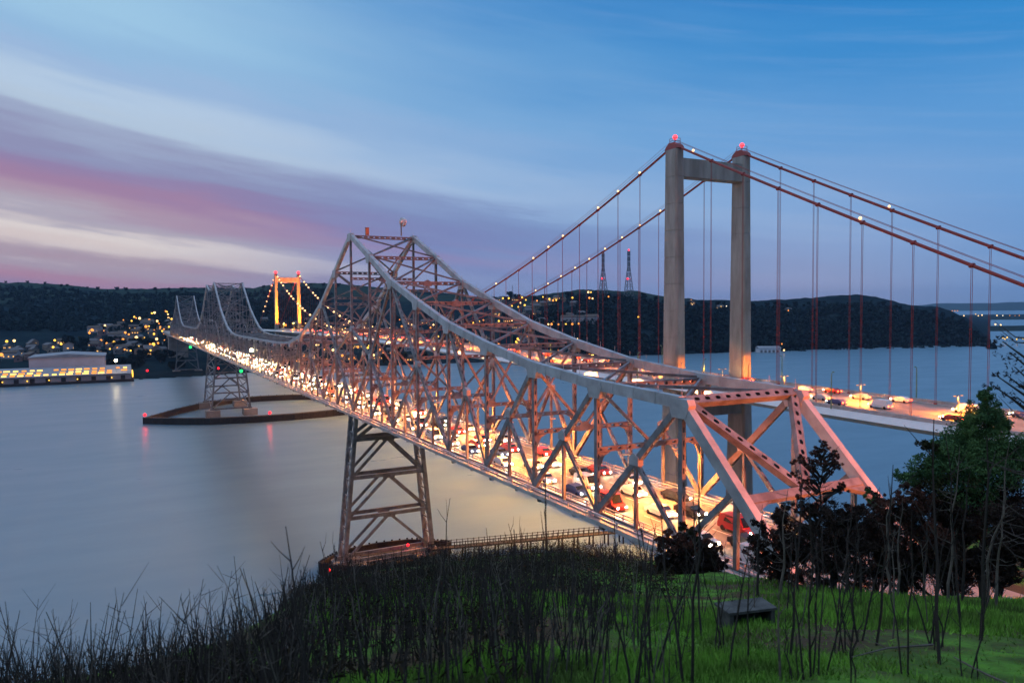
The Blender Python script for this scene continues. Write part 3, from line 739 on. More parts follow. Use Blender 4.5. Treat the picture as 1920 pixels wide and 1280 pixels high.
# dish antenna and small orange beacon on the peak
ant = empty('dish_antenna', (134, -14.3, line(134)+47.7), 'white drum dish antenna on a pole atop the tall truss peak', 'antenna')
q = MB(); q.tube([(0, 0, 0), (0, 0, 3.9)], 0.2, 8); q.build('mast', darkpole, ant)
q = MB(); q.tube([(0.1, -0.9, 3.8), (-0.1, -0.1, 3.8)], [1.25, 1.25], 20); q.tube([(-0.1, -0.1, 3.8), (-0.45, 0.5, 3.8)], [0.5, 0.3], 12)
q.build('dish', mat('dish_white', (0.62, 0.60, 0.62), 0.5), ant)
bx = empty('beacon_box', (134, -4.6, line(134)+47.5), 'small orange equipment box standing on the truss peak strut', 'box')
q = MB(); q.box(-0.35, 0.35, -0.45, 0.45, 0, 1.9); q.build('cabinet', mat('orange_box', (0.5, 0.16, 0.07), 0.6), bx)
q = MB(); q.box(-0.42, 0.42, -0.52, 0.52, 1.9, 2.05); q.build('lid', mat('box_lid', (0.3, 0.12, 0.07), 0.6), bx)

# trestle walkway from the shore to the fender
q = MB(); tr_a, tr_b = Vector((129.5, -20.0, 3.4)), Vector((115.0, -86.0, 3.4)); sd = Vector((1, 0, 0))
q.beam(tr_a, tr_b, sd, 2.4, 0.35, 'n')
ln_ = (tr_b-tr_a).length; nn = int(ln_/1.6)
for k in range(nn+1):
    c = tr_a.lerp(tr_b, k/nn)
    for sg in (-1, 1):
        q.beam(c+Vector((sg*1.15, 0, 0.1)), c+Vector((sg*1.15, 0, 1.9)), sd, 0.14, 0.16, 'n')
        if k % 3 == 0: q.tube([c+Vector((sg*1.0, 0, -6)), c+Vector((sg*1.0, 0, 0))], 0.25, 5)
for sg in (-1, 1):
    for h in (0.9, 1.7): q.beam(tr_a+Vector((sg*1.15, 0, h)), tr_b+Vector((sg*1.15, 0, h)), sd, 0.08, 0.12, 'n')
at_base(q, tr_a); o = q.build('timber_walkway', timber); o.location = tr_a
tag(o, 'dark timber walkway with close palings running from near tower to shore', 'walkway')

# lamps added under the lower cross struts to light road and steel
SOD = (1.0, 0.235, 0.03)
def added_lamp(i, y, P):
    x = i*PN; o = empty('added_road_lamp', (x, y, line(x)+7.8), 'small lamp added beneath a cross strut of the truss to light the road', 'lamp', 'lamps added inside the truss to light the road')
    q = MB(); q.beam((0, 0, 0), (0, 0, -0.45), XS, 0.1, 0.1, 'n'); q.build('hanger', railm, o)
    q = MB(); q.box(-0.3, 0.3, -0.42, 0.42, -0.62, -0.45); h = q.build('housing', railm, o)
    q = MB(); q.box(-0.24, 0.24, -0.36, 0.36, -0.68, -0.625); q.build('lens', E_SOD, h)
    lamp_light('bulb', (0, 0, -0.75), P, (1.0, 0.32, 0.045), o, 0.3, 'SPOT', (0, 0, -1), math.radians(164), 0.3)
    if i < 14: lamp_light('glow', (0, 0, -0.8), 7000, (1.0, 0.15, 0.006), o, 0.3)  # extra light added to turn the braces above orange
for i in range(1, 60, 2):
    for y in (-4.6, -13.2): added_lamp(i, y, 26000 if i < 12 else 22000)

# ------------------------------------------------------------------ approach road with lamps
q = MB(); q.box(-420, -PN-0.6, -19.5, 1.8, 41.5, 43.30); q.build('approach_road', asphalt)['kind'] = 'structure'
def street_lamp(loc, h, arm, P, color, m, label, group, pole=darkpole, rz=0.0, mr=0.3, aim=None, cone=None):
    o = empty('street_lamp', loc, label, 'lamp', group, rz)
    q = MB(); pts = [(0, 0, 0), (0, 0, h*0.86)] + [(arm*(1-math.cos(t)), 0, h*0.86+h*0.14*math.sin(t)) for t in (0.5, 1.0, math.pi/2)]
    q.tube(pts, [0.16, 0.11, 0.09, 0.08, 0.07], 6); q.build('pole', pole, o)
    q = MB(); q.ball((arm+0.1, 0, h-0.12), mr, 8, 5, 0, 0.5); q.build('lantern', m, o, True)
    if P: lamp_light('bulb', (arm+0.1, 0, h-0.12-mr*0.5-0.1), P, color, o, 0.4, 'SPOT' if aim else 'POINT', aim, cone, 0.5)
    return o
for x in (-34, -58, -104):
    street_lamp((x, -20.6, 43.0), 9.0, 2.4, 16000, (1.0, 0.22, 0.03), E_SOD, 'tall sodium street lamp beside the approach road beyond the trees', 'street lamps along the approach road', rz=math.pi/2)
for x in (-78, -112):  # flood lamps added out of view to light the truss faces orange
    aim = Vector((1.0, 0.0, 0.15)); loc_aim = (aim.y*-1, aim.x, aim.z)      # lamp frame is turned by -90 degrees
    street_lamp((x, -7.5, 43.3), 10.0, 1.4, 520000 if x > -100 else 700000, (1.0, 0.135, 0.008), E_SOD, 'unseen flood lamp added in the approach road median to light the truss', 'flood lamps added along the approach road', rz=-math.pi/2, aim=loc_aim, cone=math.radians(44))

# ------------------------------------------------------------------ the suspension bridge
SX, SA = 110.4, 0.0195
Y1, Y2 = -91.06, -117.13
def sxy(x, y):       # bridge frame -> world: the bridge runs slightly off the truss axis
    dx = x-SX; return Vector((SX+dx*math.cos(SA)+ (y-Y1)*math.sin(SA), Y1 - dx*math.sin(SA) + (y-Y1)*math.cos(SA), 0))
def sdeck(x):
    return float(np.interp(x, [-150, 15, 60, 110, 240, 475, 700, 838, 1000], [45.4, 46.9, 47.3, 47.9, 49.6, 51.4, 50.0, 48.2, 46.0]))
HT = 118.6; HT2 = 113.6; FX = SX+728
def cable(x):
    if x < SX: return HT - 0.437*(SX-x) - 0.00035*(SX-x)*(x-(SX-181))*0.55
    if x > FX: return HT2 - 0.44*(x-FX)
    t = (x-(SX+364))/364; zc = 51.4+1.2; e = HT if x < SX+364 else HT2
    return zc + (e-zc)*t*t
susp = empty('suspension_bridge', (0, 0, 0), 'concrete towered suspension bridge with dark red cables behind the truss bridge', 'bridge')
def s3(x, y, z): p = sxy(x, y); return Vector((p.x, p.y, z))
CDIR = Vector((math.cos(SA), -math.sin(SA), 0)); CSIDE = Vector((math.sin(SA), math.cos(SA), 0))
tconc = concrete
for (tx, H) in ((SX, HT), (FX, HT2)):
    tw = empty('tower'); tw.parent = susp
    for y in (Y1, Y2):
        q = MB(); zs = [(-4, 9.0, 4.6), (46, 7.0, 3.6), (H-1.5, 5.4, 3.1)]
        def sect(z, wx, wy):
            ch = 0.5; cx = sxy(tx, y); out = []
            for (a, b) in ((-wx/2+ch, -wy/2), (wx/2-ch, -wy/2), (wx/2, -wy/2+ch), (wx/2, wy/2-ch), (wx/2-ch, wy/2), (-wx/2+ch, wy/2), (-wx/2, wy/2-ch), (-wx/2, -wy/2+ch)):
                out.append(Vector((cx.x, cx.y, z)) + CDIR*a + CSIDE*b)
            return out
        secs = []
        for (za, xa, ya), (zb, xb, yb) in zip(zs[:-1], zs[1:]):
            n = max(2, int((zb-za)/7.5))
            for k in range(n):                                   # casting lifts with a shallow joint between them
                f = k/n; f2 = (k+1)/n; z_ = za+(zb-za)*f; z2_ = za+(zb-za)*f2
                secs += [sect(z_+0.08, xa+(xb-xa)*f, ya+(yb-ya)*f), sect(z2_-0.08, xa+(xb-xa)*f2, ya+(yb-ya)*f2), sect(z2_-0.07, xa+(xb-xa)*f2-0.3, ya+(yb-ya)*f2-0.3), sect(z2_+0.07, xa+(xb-xa)*f2-0.3, ya+(yb-ya)*f2-0.3)]
        for a, b in zip(secs[:-1], secs[1:]):
            for k in range(8): q.poly([a[k], a[(k+1) % 8], b[(k+1) % 8], b[k]])
        q.poly(secs[-1]); leg = q.build('leg', tconc, tw)
        q = MB(); c = s3(tx, y, H-1.4)
        prof = [(-3.0, 0), (3.0, 0), (2.4, 1.0), (1.0, 1.9), (-1.0, 1.9), (-2.4, 1.0)]
        for sg in (-1, 1):
            q.poly([c+CDIR*a+CSIDE*(sg*1.3)+Vector((0, 0, b)) for a, b in prof[::sg]])
        for k in range(6):
            (a, b), (a2, b2) = prof[k], prof[(k+1) % 6]
            q.poly([c+CDIR*a+CSIDE*-1.3+Vector((0, 0, b)), c+CDIR*a2+CSIDE*-1.3+Vector((0, 0, b2)), c+CDIR*a2+CSIDE*1.3+Vector((0, 0, b2)), c+CDIR*a+CSIDE*1.3+Vector((0, 0, b))])
        for (a, s_) in ((-1.4, -1), (-1.4, 1), (0.9, 1), (0.9, -1), (-0.3, 0)):
            q.beam(c+CDIR*a+CSIDE*s_+Vector((0, 0, 1.2)), c+CDIR*a+CSIDE*s_+Vector((0, 0, 3.2)), CSIDE, 0.12, 0.12, 'n')
        for h in (2.4, 3.15):
            q.beam(c+CDIR*-1.4+CSIDE*-1+Vector((0, 0, h)), c+CDIR*-1.4+CSIDE+Vector((0, 0, h)), CDIR, 0.1, 0.1, 'n'); q.beam(c+CDIR*0.9+CSIDE+Vector((0, 0, h)), c+CDIR*-1.4+CSIDE+Vector((0, 0, h)), CSIDE, 0.1, 0.1, 'n')
        sd_ = q.build('saddle', redsteel, leg)
        q = MB(); q.ball(c+CDIR*-0.3+Vector((0, 0, 3.6)), 0.75 if tx == SX else 1.9, 10, 6); q.build('beacon', E_REDW, leg, True)
    q = MB(); q.beam(s3(tx, Y1-1.5, H-6.7), s3(tx, Y2+1.5, H-6.7), CDIR, 4.3, 5.4, 'n'); q.build('crossbeam', tconc, tw)
    q = MB(); q.beam(s3(tx, Y1-1.8, 40.2), s3(tx, Y2+1.8, 40.2), CDIR, 5.6, 5.0, 'n'); q.build('crossbeam', tconc, tw)
    q = MB(); q.beam(s3(tx, Y1+7, 0.5), s3(tx, Y2-7, 0.5), CDIR, 24, 5.0, 'n'); q.build('footing', concrete_dark, tw)
xs_ = np.concatenate([np.arange(-150, SX, 12.0), np.arange(SX, 960, 14.0), [960]])
q = MB(); rd_ = MB(); bas = {-1: MB(), 1: MB()}; HW = 14.6
def dsec(x):
    z = sdeck(x); yc = (Y1+Y2)/2
    return [s3(x, yc+a, z+b) for a, b in ((-HW, 0), (-HW-1.6, -1.25), (-HW+3.6, -3.0), (HW-3.6, -3.0), (HW+1.6, -1.25), (HW, 0))]
for a, b in zip(xs_[:-1], xs_[1:]):
    A_, B_ = dsec(a), dsec(b)
    for k in range(6): q.poly([A_[k], B_[k], B_[(k+1) % 6], A_[(k+1) % 6]])
    yc = (Y1+Y2)/2; rd_.poly([s3(a, yc-HW+1.2, sdeck(a)+0.01), s3(b, yc-HW+1.2, sdeck(b)+0.01), s3(b, yc+HW-1.2, sdeck(b)+0.01), s3(a, yc+HW-1.2, sdeck(a)+0.01)])
    for sg in (-1, 1): bas[sg].beam(s3(a, yc+sg*(HW-0.6), sdeck(a)+0.42), s3(b, yc+sg*(HW-0.6), sdeck(b)+0.42), CSIDE, 0.4, 0.82, 'n')
sd_ = q.build('box_girder', whiteg, susp); rd_.build('roadway', asphalt, sd_); [bas[k].build('barrier', deckconc, sd_) for k in bas]
for y in (Y1, Y2):
    q = MB(); pts = [s3(x, y, cable(x)) for x in np.concatenate([np.linspace(-70, SX, 24), np.linspace(SX, FX, 60)[1:], np.linspace(FX, FX+150, 8)[1:]])]
    q.tube(pts, 0.36, 8); cb_ = q.build('main_cable', redsteel, susp, True)
    q = MB()
    for off in (-0.55, 0.55): q.tube([p+Vector((0, 0, 1.5))+CSIDE*off for p in pts], 0.055, 4)
    q.build('hand_rope', redsteel, cb_)
sx_list = [SX-16-12.15*k for k in range(0, 11)] + [SX+17+12.15*k for k in range(0, 57)]
cnt = 0; rest = MB()
for y in (Y1, Y2):
    for k, x in enumerate(sx_list):
        near = x < 400
        q = MB() if near else rest
        for o_ in (-0.16, 0.16):
            q.beam(s3(x, y, sdeck(x)-0.9)+CDIR*o_, s3(x, y, cable(x))+CDIR*o_, CSIDE, 0.07, 0.07, 'n')
        c = s3(x, y, cable(x)); q.tube([c-CDIR*0.45, c+CDIR*0.45], 0.47, 8)
        c = s3(x, y, sdeck(x)-0.7); q.beam(c-Vector((0, 0, 0.7)), c+Vector((0, 0, 1.0)), CSIDE, 0.5, 0.6, 'n')
        if near: q.build('suspender', redsteel, susp)
tag(rest.build('suspender', redsteel, susp), kind='stuff')
# small lamps on the cables
def cable_lamp(x, y, r, m=E_CABLE):
    c = s3(x, y, cable(x)+0.75)
    q = MB(); q.ball((0, 0, 0), r, 8, 6); q.tube([(0, 0, -0.5), (0, 0, -r*0.5)], 0.06, 5)
    return c, q
protos = {}
def put_cable_lamp(x, y, r):
    k = round(r, 2)
    if k not in protos:
        b_ = MB(); b_.ball((0, 0, 0), r, 8, 6); p_ = MB(); p_.tube([(0, 0, -0.75), (0, 0, -r*0.5)], 0.06, 5)
        protos[k] = (b_.mesh('bulb', E_CABLE), p_.mesh('stem', darkpole))
    o = empty('cable_lamp', s3(x, y, cable(x)+0.75), 'round warm lamp on a short stem on the red main cable', 'lamp', 'lamps strung along the main cables')
    link('bulb', protos[k][0], o); link('stem', protos[k][1], o)
for x in (127.5, 139.5, 151.5, 175.6, 186.7, 199.2, 234.6, 102.0, 46.4): put_cable_lamp(x, Y1, 0.36)
for x in (127.4, 150.8, 163, 174.6, 186.5, 198.4, 209.7, 221.8, 233.7, 245.8, 58.8): put_cable_lamp(x, Y2, 0.32)
for k, x in enumerate(np.linspace(SX+390, FX-14, 28)):
    if k % 5 != 3: put_cable_lamp(x, Y1, 0.95)
    if k % 4 != 2: put_cable_lamp(x+4, Y2, 0.95)
for k in range(7): put_cable_lamp(FX+16+14*k, Y1, 0.95)
# floodlights at the foot of the far tower, on the deck
FLA = (1.0, 0.19, 0.005)
def flood(x, y, tx, ty, tz, P, cone, label, group):
    loc = s3(x, y, sdeck(x)+0.1); o = empty('floodlight', loc, label, 'floodlight', group)
    q = MB(); q.beam((0, 0, 0), (0, 0, 0.5), XS, 0.12, 0.12, 'n'); q.build('bracket', darkpole, o)
    q = MB(); q.box(-0.45, 0.45, -0.3, 0.3, 0.5, 1.0); q.build('housing', darkpole, o)
    t = s3(tx, ty, tz); lamp_light('bulb', (0, 0, 1.3), P, FLA, o, 0.4, 'SPOT', t-loc, cone)
for y, sg in ((Y1, 1), (Y2, -1)):
    flood(FX-20, y-sg*3.0, FX, y, 88, 1100000, 1.6, 'floodlight on the deck aimed up at the far orange lit tower', 'floodlights at the far tower')
    flood(SX-11, y-sg*4.0, SX, y, 51, 20000, 1.0, 'floodlight on the deck aimed at the foot of the near concrete tower', 'floodlights at the near tower')
    flood(SX+5, y+sg*2.6, SX+0.5, y, 54, 5500, 1.3, 'floodlight on the deck aimed at the foot of the near concrete tower', 'floodlights at the near tower')
# deck lamps
for k, x in enumerate((52, 78, 95, 126, 152, 182, 210, 242, 275, 310, 350, 390, 430, 470, 510, 560, 610, 660, 720, 780)):
    for s_ in (1, -1):
        if s_ < 0 and k % 2: continue
        y = (Y1+Y2)/2 + s_*14.9
        lit = x > 160
        street_lamp(s3(x, y, sdeck(x)), 8.5, 0.5, (470000 if s_ > 0 and x > 80 else 0), (1.0, 0.36, 0.06), (E_WARM if (lit and (k % 3 == 0 or x > 280)) else greenpole), 'slim green lamp post with a curved arm on the suspension deck', 'lamp posts on the suspension deck', greenpole, rz=(-math.pi/2 if s_ > 0 else math.pi/2), mr=0.28 if x < 260 else 0.6, aim=(-1.0, 0, -1.15), cone=math.radians(82))
for x in np.arange(-40, 820, 24):  # median lamps added to turn the deck orange
    o = empty('added_road_lamp', s3(x, (Y1+Y2)/2, sdeck(x)), 'short twin headed lamp added on the suspension deck median to light the road', 'lamp', 'median lamps added on the suspension deck')
    q = MB(); q.tube([(0, 0, 0), (0, 0, 4.4)], 0.09, 6); q.beam((0, -1.1, 4.4), (0, 1.1, 4.4), XS, 0.1, 0.1, 'n'); q.build('pole', darkpole, o)
    q = MB(); q.box(-0.15, 0.15, -1.5, -1.0, 4.25, 4.35); q.box(-0.15, 0.15, 1.0, 1.5, 4.25, 4.35); q.build('lantern', E_SOD, o)
    lamp_light('bulb', (0, 0, 4.15), 42000, (1.0, 0.20, 0.016), o, 0.4, 'SPOT', (0, 0, -1), math.radians(158), 0.3)

# ------------------------------------------------------------------ traffic
def car_meshes(van=False):
    L_, W_, Hh = (5.2, 1.95, 2.1) if van else (4.6, 1.82, 1.46)
    prof = [(-L_/2, 0.35), (L_/2, 0.32), (L_/2, 0.72), (L_/2-0.9, 0.92), (L_/2-1.65, Hh-0.04), (-L_/2+1.2, Hh), (-L_/2+0.35, 0.98 if not van else Hh-0.1), (-L_/2, 0.9)]
    b = MB(); n = len(prof)
    def loop(y, inset):
        return [(x, y*(1-(0.14 if z > 1.0 else 0.0)), z) for x, z in prof]
    A_ = loop(W_/2, 0); B_ = loop(-W_/2, 0); o = len(b.v); b.v += A_+B_
    for k in range(n):
        b.f.append((o+k, o+n+k, o+n+(k+1) % n, o+(k+1) % n)); b.m.append(0); b.uv.append(((0, -1),)*4)
    b.f.append(tuple(o+k for k in range(n))); b.m.append(0); b.uv.append(((0, -1),)*n)
    b.f.append(tuple(o+n+k for k in reversed(range(n)))); b.m.append(0); b.uv.append(((0, -1),)*n)
    g = MB(); x1, x0 = L_/2-0.98, L_/2-1.58
    g.poly([(x1, -W_/2*0.8, 1.02), (x1, W_/2*0.8, 1.02), (x0, W_/2*0.74, Hh-0.08), (x0, -W_/2*0.74, Hh-0.08)])
    for v in range(4): x, y, z = g.v[v]; g.v[v] = (x+0.06, y, z+0.05)
    for sg in (1, -1): g.poly([(x0-0.05, sg*(W_/2*0.875), Hh-0.14), (-L_/2+1.3, sg*(W_/2*0.875), Hh-0.14), (-L_/2+0.9, sg*(W_/2*0.94), 1.02), (x1-0.1, sg*(W_/2*0.94), 1.02)])
    wh = []
    for x in (-L_/2+0.85, L_/2-0.9):
        for sg in (1, -1):
            t = MB(); t.tube([(x, sg*(W_/2-0.2), 0.33), (x, sg*(W_/2+0.02), 0.33)], 0.33, 12); wh.append(t)
    hl = []; tl = []
    for sg in (1, -1):
        t = MB(); t.ball((L_/2+0.02, sg*(W_/2-0.3), 0.66), 0.13, 8, 5); hl.append(t)
        t = MB(); t.box(-L_/2-0.05, -L_/2+0.03, sg*(W_/2-0.28)-0.2, sg*(W_/2-0.28)+0.2, 0.66, 0.86); tl.append(t)
    return b, g, wh, hl, tl
glassm = mat('car_glass', (0.01, 0.012, 0.015), 0.08); tyre = mat('tyre', (0.015, 0.015, 0.015), 0.8)
paints = {n: mat('car_paint_'+n, c, 0.3) for n, c in (('white', (0.7, 0.7, 0.7)), ('silver', (0.42, 0.43, 0.45)), ('black', (0.015, 0.015, 0.017)), ('red', (0.30, 0.02, 0.02)), ('blue', (0.03, 0.06, 0.18)))}
cm = {}
for van in (False, True):
    b, g, wh, hl, tl = car_meshes(van)
    cm[van] = dict(body={n: b.mesh('body', p) for n, p in paints.items()}, glass=g.mesh('window', glassm), wheels=[t.mesh('wheel', tyre) for t in wh], headN=[t.mesh('headlight', E_HEADN) for t in hl], tail=[t.mesh('taillight', E_TAIL) for t in tl])
    far = MB()
    for t, mi in [(b, 0), (g, 1)]+[(t, 2) for t in wh]+[(t, 3) for t in hl]+[(t, 4) for t in tl]:
        o = len(far.v); far.v += t.v; far.f += [tuple(o+k for k in f) for f in t.f]; far.uv += t.uv; far.m += [mi]*len(t.f)
    cm[van]['far'] = {n: far.mesh('car', [p, glassm, tyre, E_HEAD, E_TAIL]) for n, p in paints.items()}
def put_car(loc, rz, near, bridge_name, van, pname):
    kind = 'van' if van else 'car'
    lab = '%s %s driving on the %s deck with its lights on' % (pname, kind, bridge_name)
    grp = '%s %ss on the %s' % (pname, kind, bridge_name)
    if near:
        o = empty('parked_car'.replace('parked_', ''), loc, lab, kind, grp, rz); D = cm[van]
        link('body', D['body'][pname], o); link('window', D['glass'], o)
        for t in D['wheels']: link('wheel', t, o)
        for t in D['headN']: link('headlight', t, o)
        for t in D['tail']: link('taillight', t, o)
    else:
        o = link('car', cm[van]['far'][pname]); o.location = loc; o.rotation_euler = (0, 0, rz); tag(o, lab, kind, grp)
pn = list(paints)
for li, y in enumerate((-3.5, -7.1, -10.7, -14.3)):
    x = -8 + 5*li
    while x < 1000:
        put_car((x, y+random.uniform(-.2, .2), line(x)-0.49), math.pi, x < 130, 'truss bridge', random.random() < 0.22, random.choice(pn))
        x += random.uniform(8, 19) if x < 700 else random.uniform(12, 26)
for li, yo in enumerate((-9.0, -5.2, 4.5, 8.5)):
    x = -30 + 9*li
    while x < 800:
        p = s3(x, (Y1+Y2)/2+yo, sdeck(x)+0.02); put_car(p, -SA, x < 60, 'suspension bridge', random.random() < 0.2, random.choice(pn))
        x += random.uniform(14, 38) if x < 300 else random.uniform(30, 60)

# ------------------------------------------------------------------ far side: wharf, houses, lamps, masts, trees
shedw = mat('shed_wall', (0.30, 0.28, 0.30), 0.8, noise=0.2, nscale=0.1); roofm = mat('shed_roof', (0.26, 0.28, 0.32), 0.7, noise=0.25, nscale=0.08)
paleshed = mat('pale_shed', (0.52, 0.46, 0.50), 0.8, noise=0.1, nscale=0.1)
wh_ = empty('warehouse', (800, 46, 0), 'long low waterside warehouse with rows of glowing orange roof lights', 'warehouse')
q = MB(); q.box(-14, 62, 0, 190, -3, 2.4); q.build('wharf_deck', timber, wh_)
q = MB(); q.box(-10, 58, 3, 186, 2.4, 8.5); q.build('wall', shedw, wh_)
q = MB(); q.prism([(-11.5, 8.3), (-10, 8.5), (58, 8.5), (59, 13), (40, 13.6)], 2, 187, axis='y'); q.build('roof', roofm, wh_)
for row, (t0, dens) in enumerate(((0.10, 0.9), (0.32, 0.95), (0.62, 0.8))):
    xa = -11.5+51.5*t0; za = 8.3+5.3*t0
    for k in range(26):
        if random.random() > dens: continue
        y0 = 6+k*6.9; q = MB(); q.box(xa, xa+2.2, y0, y0+random.uniform(3.4, 5.6), za+0.1, za+1.3); q.build('roof_light', random.choice((E_SHED, E_SHEDY)), wh_)
q = MB()
for k in range(14): q.box(-10.25, -10.0, 8+k*13, 12+k*13, 2.6, 6.5)
q.build('door', timber, wh_)
q = MB()
for (y, z) in ((-1.0, 4.5), (-1.0, 7.0)):
    for k in range(7): q.ball((-6+k*7.0, y+2.0, z+1.2*(k % 2)), 0.75, 6, 4)
for y in (20, 50, 74, 92, 112, 128, 150): q.ball((-11.4, y, 4.6), 0.7, 6, 4)
q.build('wall_lamp', E_YEL, wh_)
sh = empty('shed', (872, 95, 0), 'pale flat roofed industrial building standing behind the glowing warehouse', 'building')
p0 = on_far(120, 690) or Vector((900, 90, 10))
q = MB(); q.box(-22, 40, -22, 47, 4, 23); q.build('wall', paleshed, sh)
q = MB(); q.prism([(-23, 23), (48, 23), (48, 24.2), (12, 27), (-23, 24.2)], -23, 41, axis='x'); q.build('roof', roofm, sh)
o = empty('flood_mast', (800, 62, 14), 'very bright white floodlight on a mast at the warehouse end', 'floodlight')
q = MB(); q.tube([(0, 0, -12), (0, 0, 6.5)], 0.25, 6); q.build('mast', darkpole, o)
q = MB(); q.ball((0, 0, 7.2), 1.5, 10, 6); q.build('lamp', E_STAR, o, True)
o = empty('flood_mast', (330, 4, line(330)+2), 'bright white floodlight fixed to the truss between the two tall peaks', 'floodlight')
o.location = (18*PN, 1.0, line(18*PN)+9.2)
q = MB(); q.beam((0, -0.6, -0.4), (0, 0.5, 0), XS, 0.15, 0.15, 'n'); q.build('mast', darkpole, o)
q = MB(); q.ball((0, 0.6, 0.2), 0.75, 10, 6); q.build('lamp', E_STAR, o, True)

wallms = [mat('house_wall_'+n, c, 0.85) for n, c in (('white', (0.32, 0.31, 0.33)), ('cream', (0.20, 0.17, 0.14)), ('rose', (0.17, 0.11, 0.11)), ('grey', (0.12, 0.125, 0.135)))]
wnames = ['white', 'cream', 'rose', 'grey']
roofms = [mat('house_roof_'+n, c, 0.9) for n, c in (('brown', (0.09, 0.07, 0.06)), ('grey', (0.12, 0.12, 0.13)))]
hv = []
for wi in range(4):
    for big in (0, 1):
        a, b, h = (6.0, 4.5, 5.5) if not big else (10, 6, 7.5)
        w_ = MB(); w_.box(-a, a, -b, b, -4, h)
        for sg in (-1, 1):
            w_.poly([(sg*a, -b, h), (sg*a, b, h), (sg*a, 0, h+2.6)])
        r_ = MB()
        for sg in (-1, 1): r_.quadbox([(-a-.5, sg*(b+.6), h-.2), (-a-.5, 0, h+2.75), (-a-.5, 0, h+3.1), (-a-.5, sg*(b+.6), h+.15), (a+.5, sg*(b+.6), h-.2), (a+.5, 0, h+2.75), (a+.5, 0, h+3.1), (a+.5, sg*(b+.6), h+.15)])
        g_ = MB(); 
        for sg in (-1, 1):
            for xx in (-a*0.6, 0.0, a*0.6): g_.box(xx-0.8, xx+0.8, sg*b-0.06 if sg < 0 else b-0.02, sg*b+0.02 if sg < 0 else b+0.06, 1.6, 3.2)
            g_.box(sg*a-0.06, sg*a+0.06, -1.2, 1.2, 1.8, 3.4)
        hv.append((w_.mesh('wall', wallms[wi]), r_.mesh('roof', roofms[wi % 2]), g_.mesh('window', E_WIN), g_.mesh('window', glassm), wnames[wi], big))
def house(col, y, where, big=None):
    p = on_far(col, y)
    if p is None: return
    v = random.choice([h for h in hv if (big is None and (h[5] == 0 or random.random() < 0.3)) or h[5] == big] or hv)
    o = empty('house', p, '%s %s gabled house %s' % ('large' if v[5] else 'small', v[4], where), 'house', '%s %s houses %s' % ('large' if v[5] else 'small', v[4], where), random.choice((0, 0.4, 1.2, 1.57, 2.4)))
    link('wall', v[0], o); link('roof', v[1], o); link('window', v[2] if random.random() < 0.45 else v[3], o)
town_lamps = {}
def town_lamp(col, y, m, r, where, p=None):
    p = p or on_far(col, y+2)
    if p is None: return
    k = (m.name, round(r, 1))
    if k not in town_lamps:
        a_ = MB(); a_.tube([(0, 0, -1), (0, 0, 6.5)], 0.13, 5); b_ = MB(); b_.ball((0, 0, 6.6+r), r, 8, 6)
        town_lamps[k] = (a_.mesh('pole', darkpole), b_.mesh('globe', m))
    nm = {'sodium_lamp': 'orange', 'yellow_lamp': 'yellow', 'warm_lamp': 'warm white', 'white_lamp': 'white'}.get(m.name, 'bright')
    o = empty('street_lamp', p, '%s glowing street lamp on a thin pole %s' % (nm, where), 'lamp', '%s street lamps %s' % (nm, where))
    link('pole', town_lamps[k][0], o); link('globe', town_lamps[k][1], o)
W1 = 'in the town left of the truss'
W2 = 'behind the truss web'
W3 = 'on the hill behind the cables'
W4 = 'on the wooded right hill'
for k in range(80):
    col = random.uniform(172, 345); y = random.uniform(596+(345-col)*0.13, 668)
    house(col, y, W1)
for k in range(20): house(random.uniform(0, 165), random.uniform(645, 682), 'at the foot of the left hills')
for k in range(70): house(random.uniform(470, 1010), random.uniform(600, 680), W2)
for k in range(32): house(random.uniform(905, 1090), random.uniform(562, 606), W3, 0)
for c_, y_ in ((1064, 603), (1070, 603), (1084, 604), (1104, 603), (1110, 602), (1108, 603)):
    p = on_far(c_, y_)
    v = hv[1]; o = empty('house', p, 'white house in the small bright row on the wooded slope', 'house', 'white houses in the bright row on the slope', 0.8); link('wall', v[0], o); link('roof', v[1], o); link('window', v[3], o)
for c_, y_ in ((1297, 571), (1388, 576), (1478, 585), (1350, 580)): house(c_, y_, W4)
SEEN = [(197, 617, 'w'), (247, 608, 'y'), (262, 604, 'w'), (285, 593, 'y'), (290, 593, 'w'), (313, 591, 'y'), (315, 595, 'w'), (316, 602, 'w'), (295, 609, 'w'), (311, 589, 's'), (274, 620, 's'), (235, 632, 's'), (256, 642, 'w'), (289, 634, 'y'), (271, 644, 'y'), (294, 644, 'w'), (288, 656, 'y'),
        (317, 620, 'y'), (216, 642, 's'), (231, 645, 's'), (214, 650, 'y'), (190, 647, 's'), (168, 632, 's'), (173, 627, 's'), (13, 649, 'y'), (27, 648, 'w'), (12, 666, 'y'), (103, 647, 'y'), (115, 654, 'y'), (100, 660, 'y'), (3, 676, 's'), (70, 688, 's'), (322, 605, 'y'), (252, 600, 'y'), (280, 607, 's'), (262, 660, 'y')]
KM = {'w': E_WARM, 'y': E_YEL, 's': E_SOD, 'o': E_WHT}
for c_, y_, k_ in SEEN: town_lamp(c_, y_, KM[k_], random.choice((1.5, 1.8, 2.2)), W1 if c_ > 160 else 'at the foot of the left hills')
for k in range(95): town_lamp(random.uniform(470, 1000), random.uniform(605, 690), random.choice((E_SOD, E_SOD, E_YEL, E_YEL, E_WARM)), random.choice((1.1, 1.4, 1.6)), W2)
for k in range(34): town_lamp(random.uniform(175, 342), random.uniform(602, 668), random.choice((E_SOD, E_SOD, E_YEL)), random.choice((1.1, 1.4)), W1)
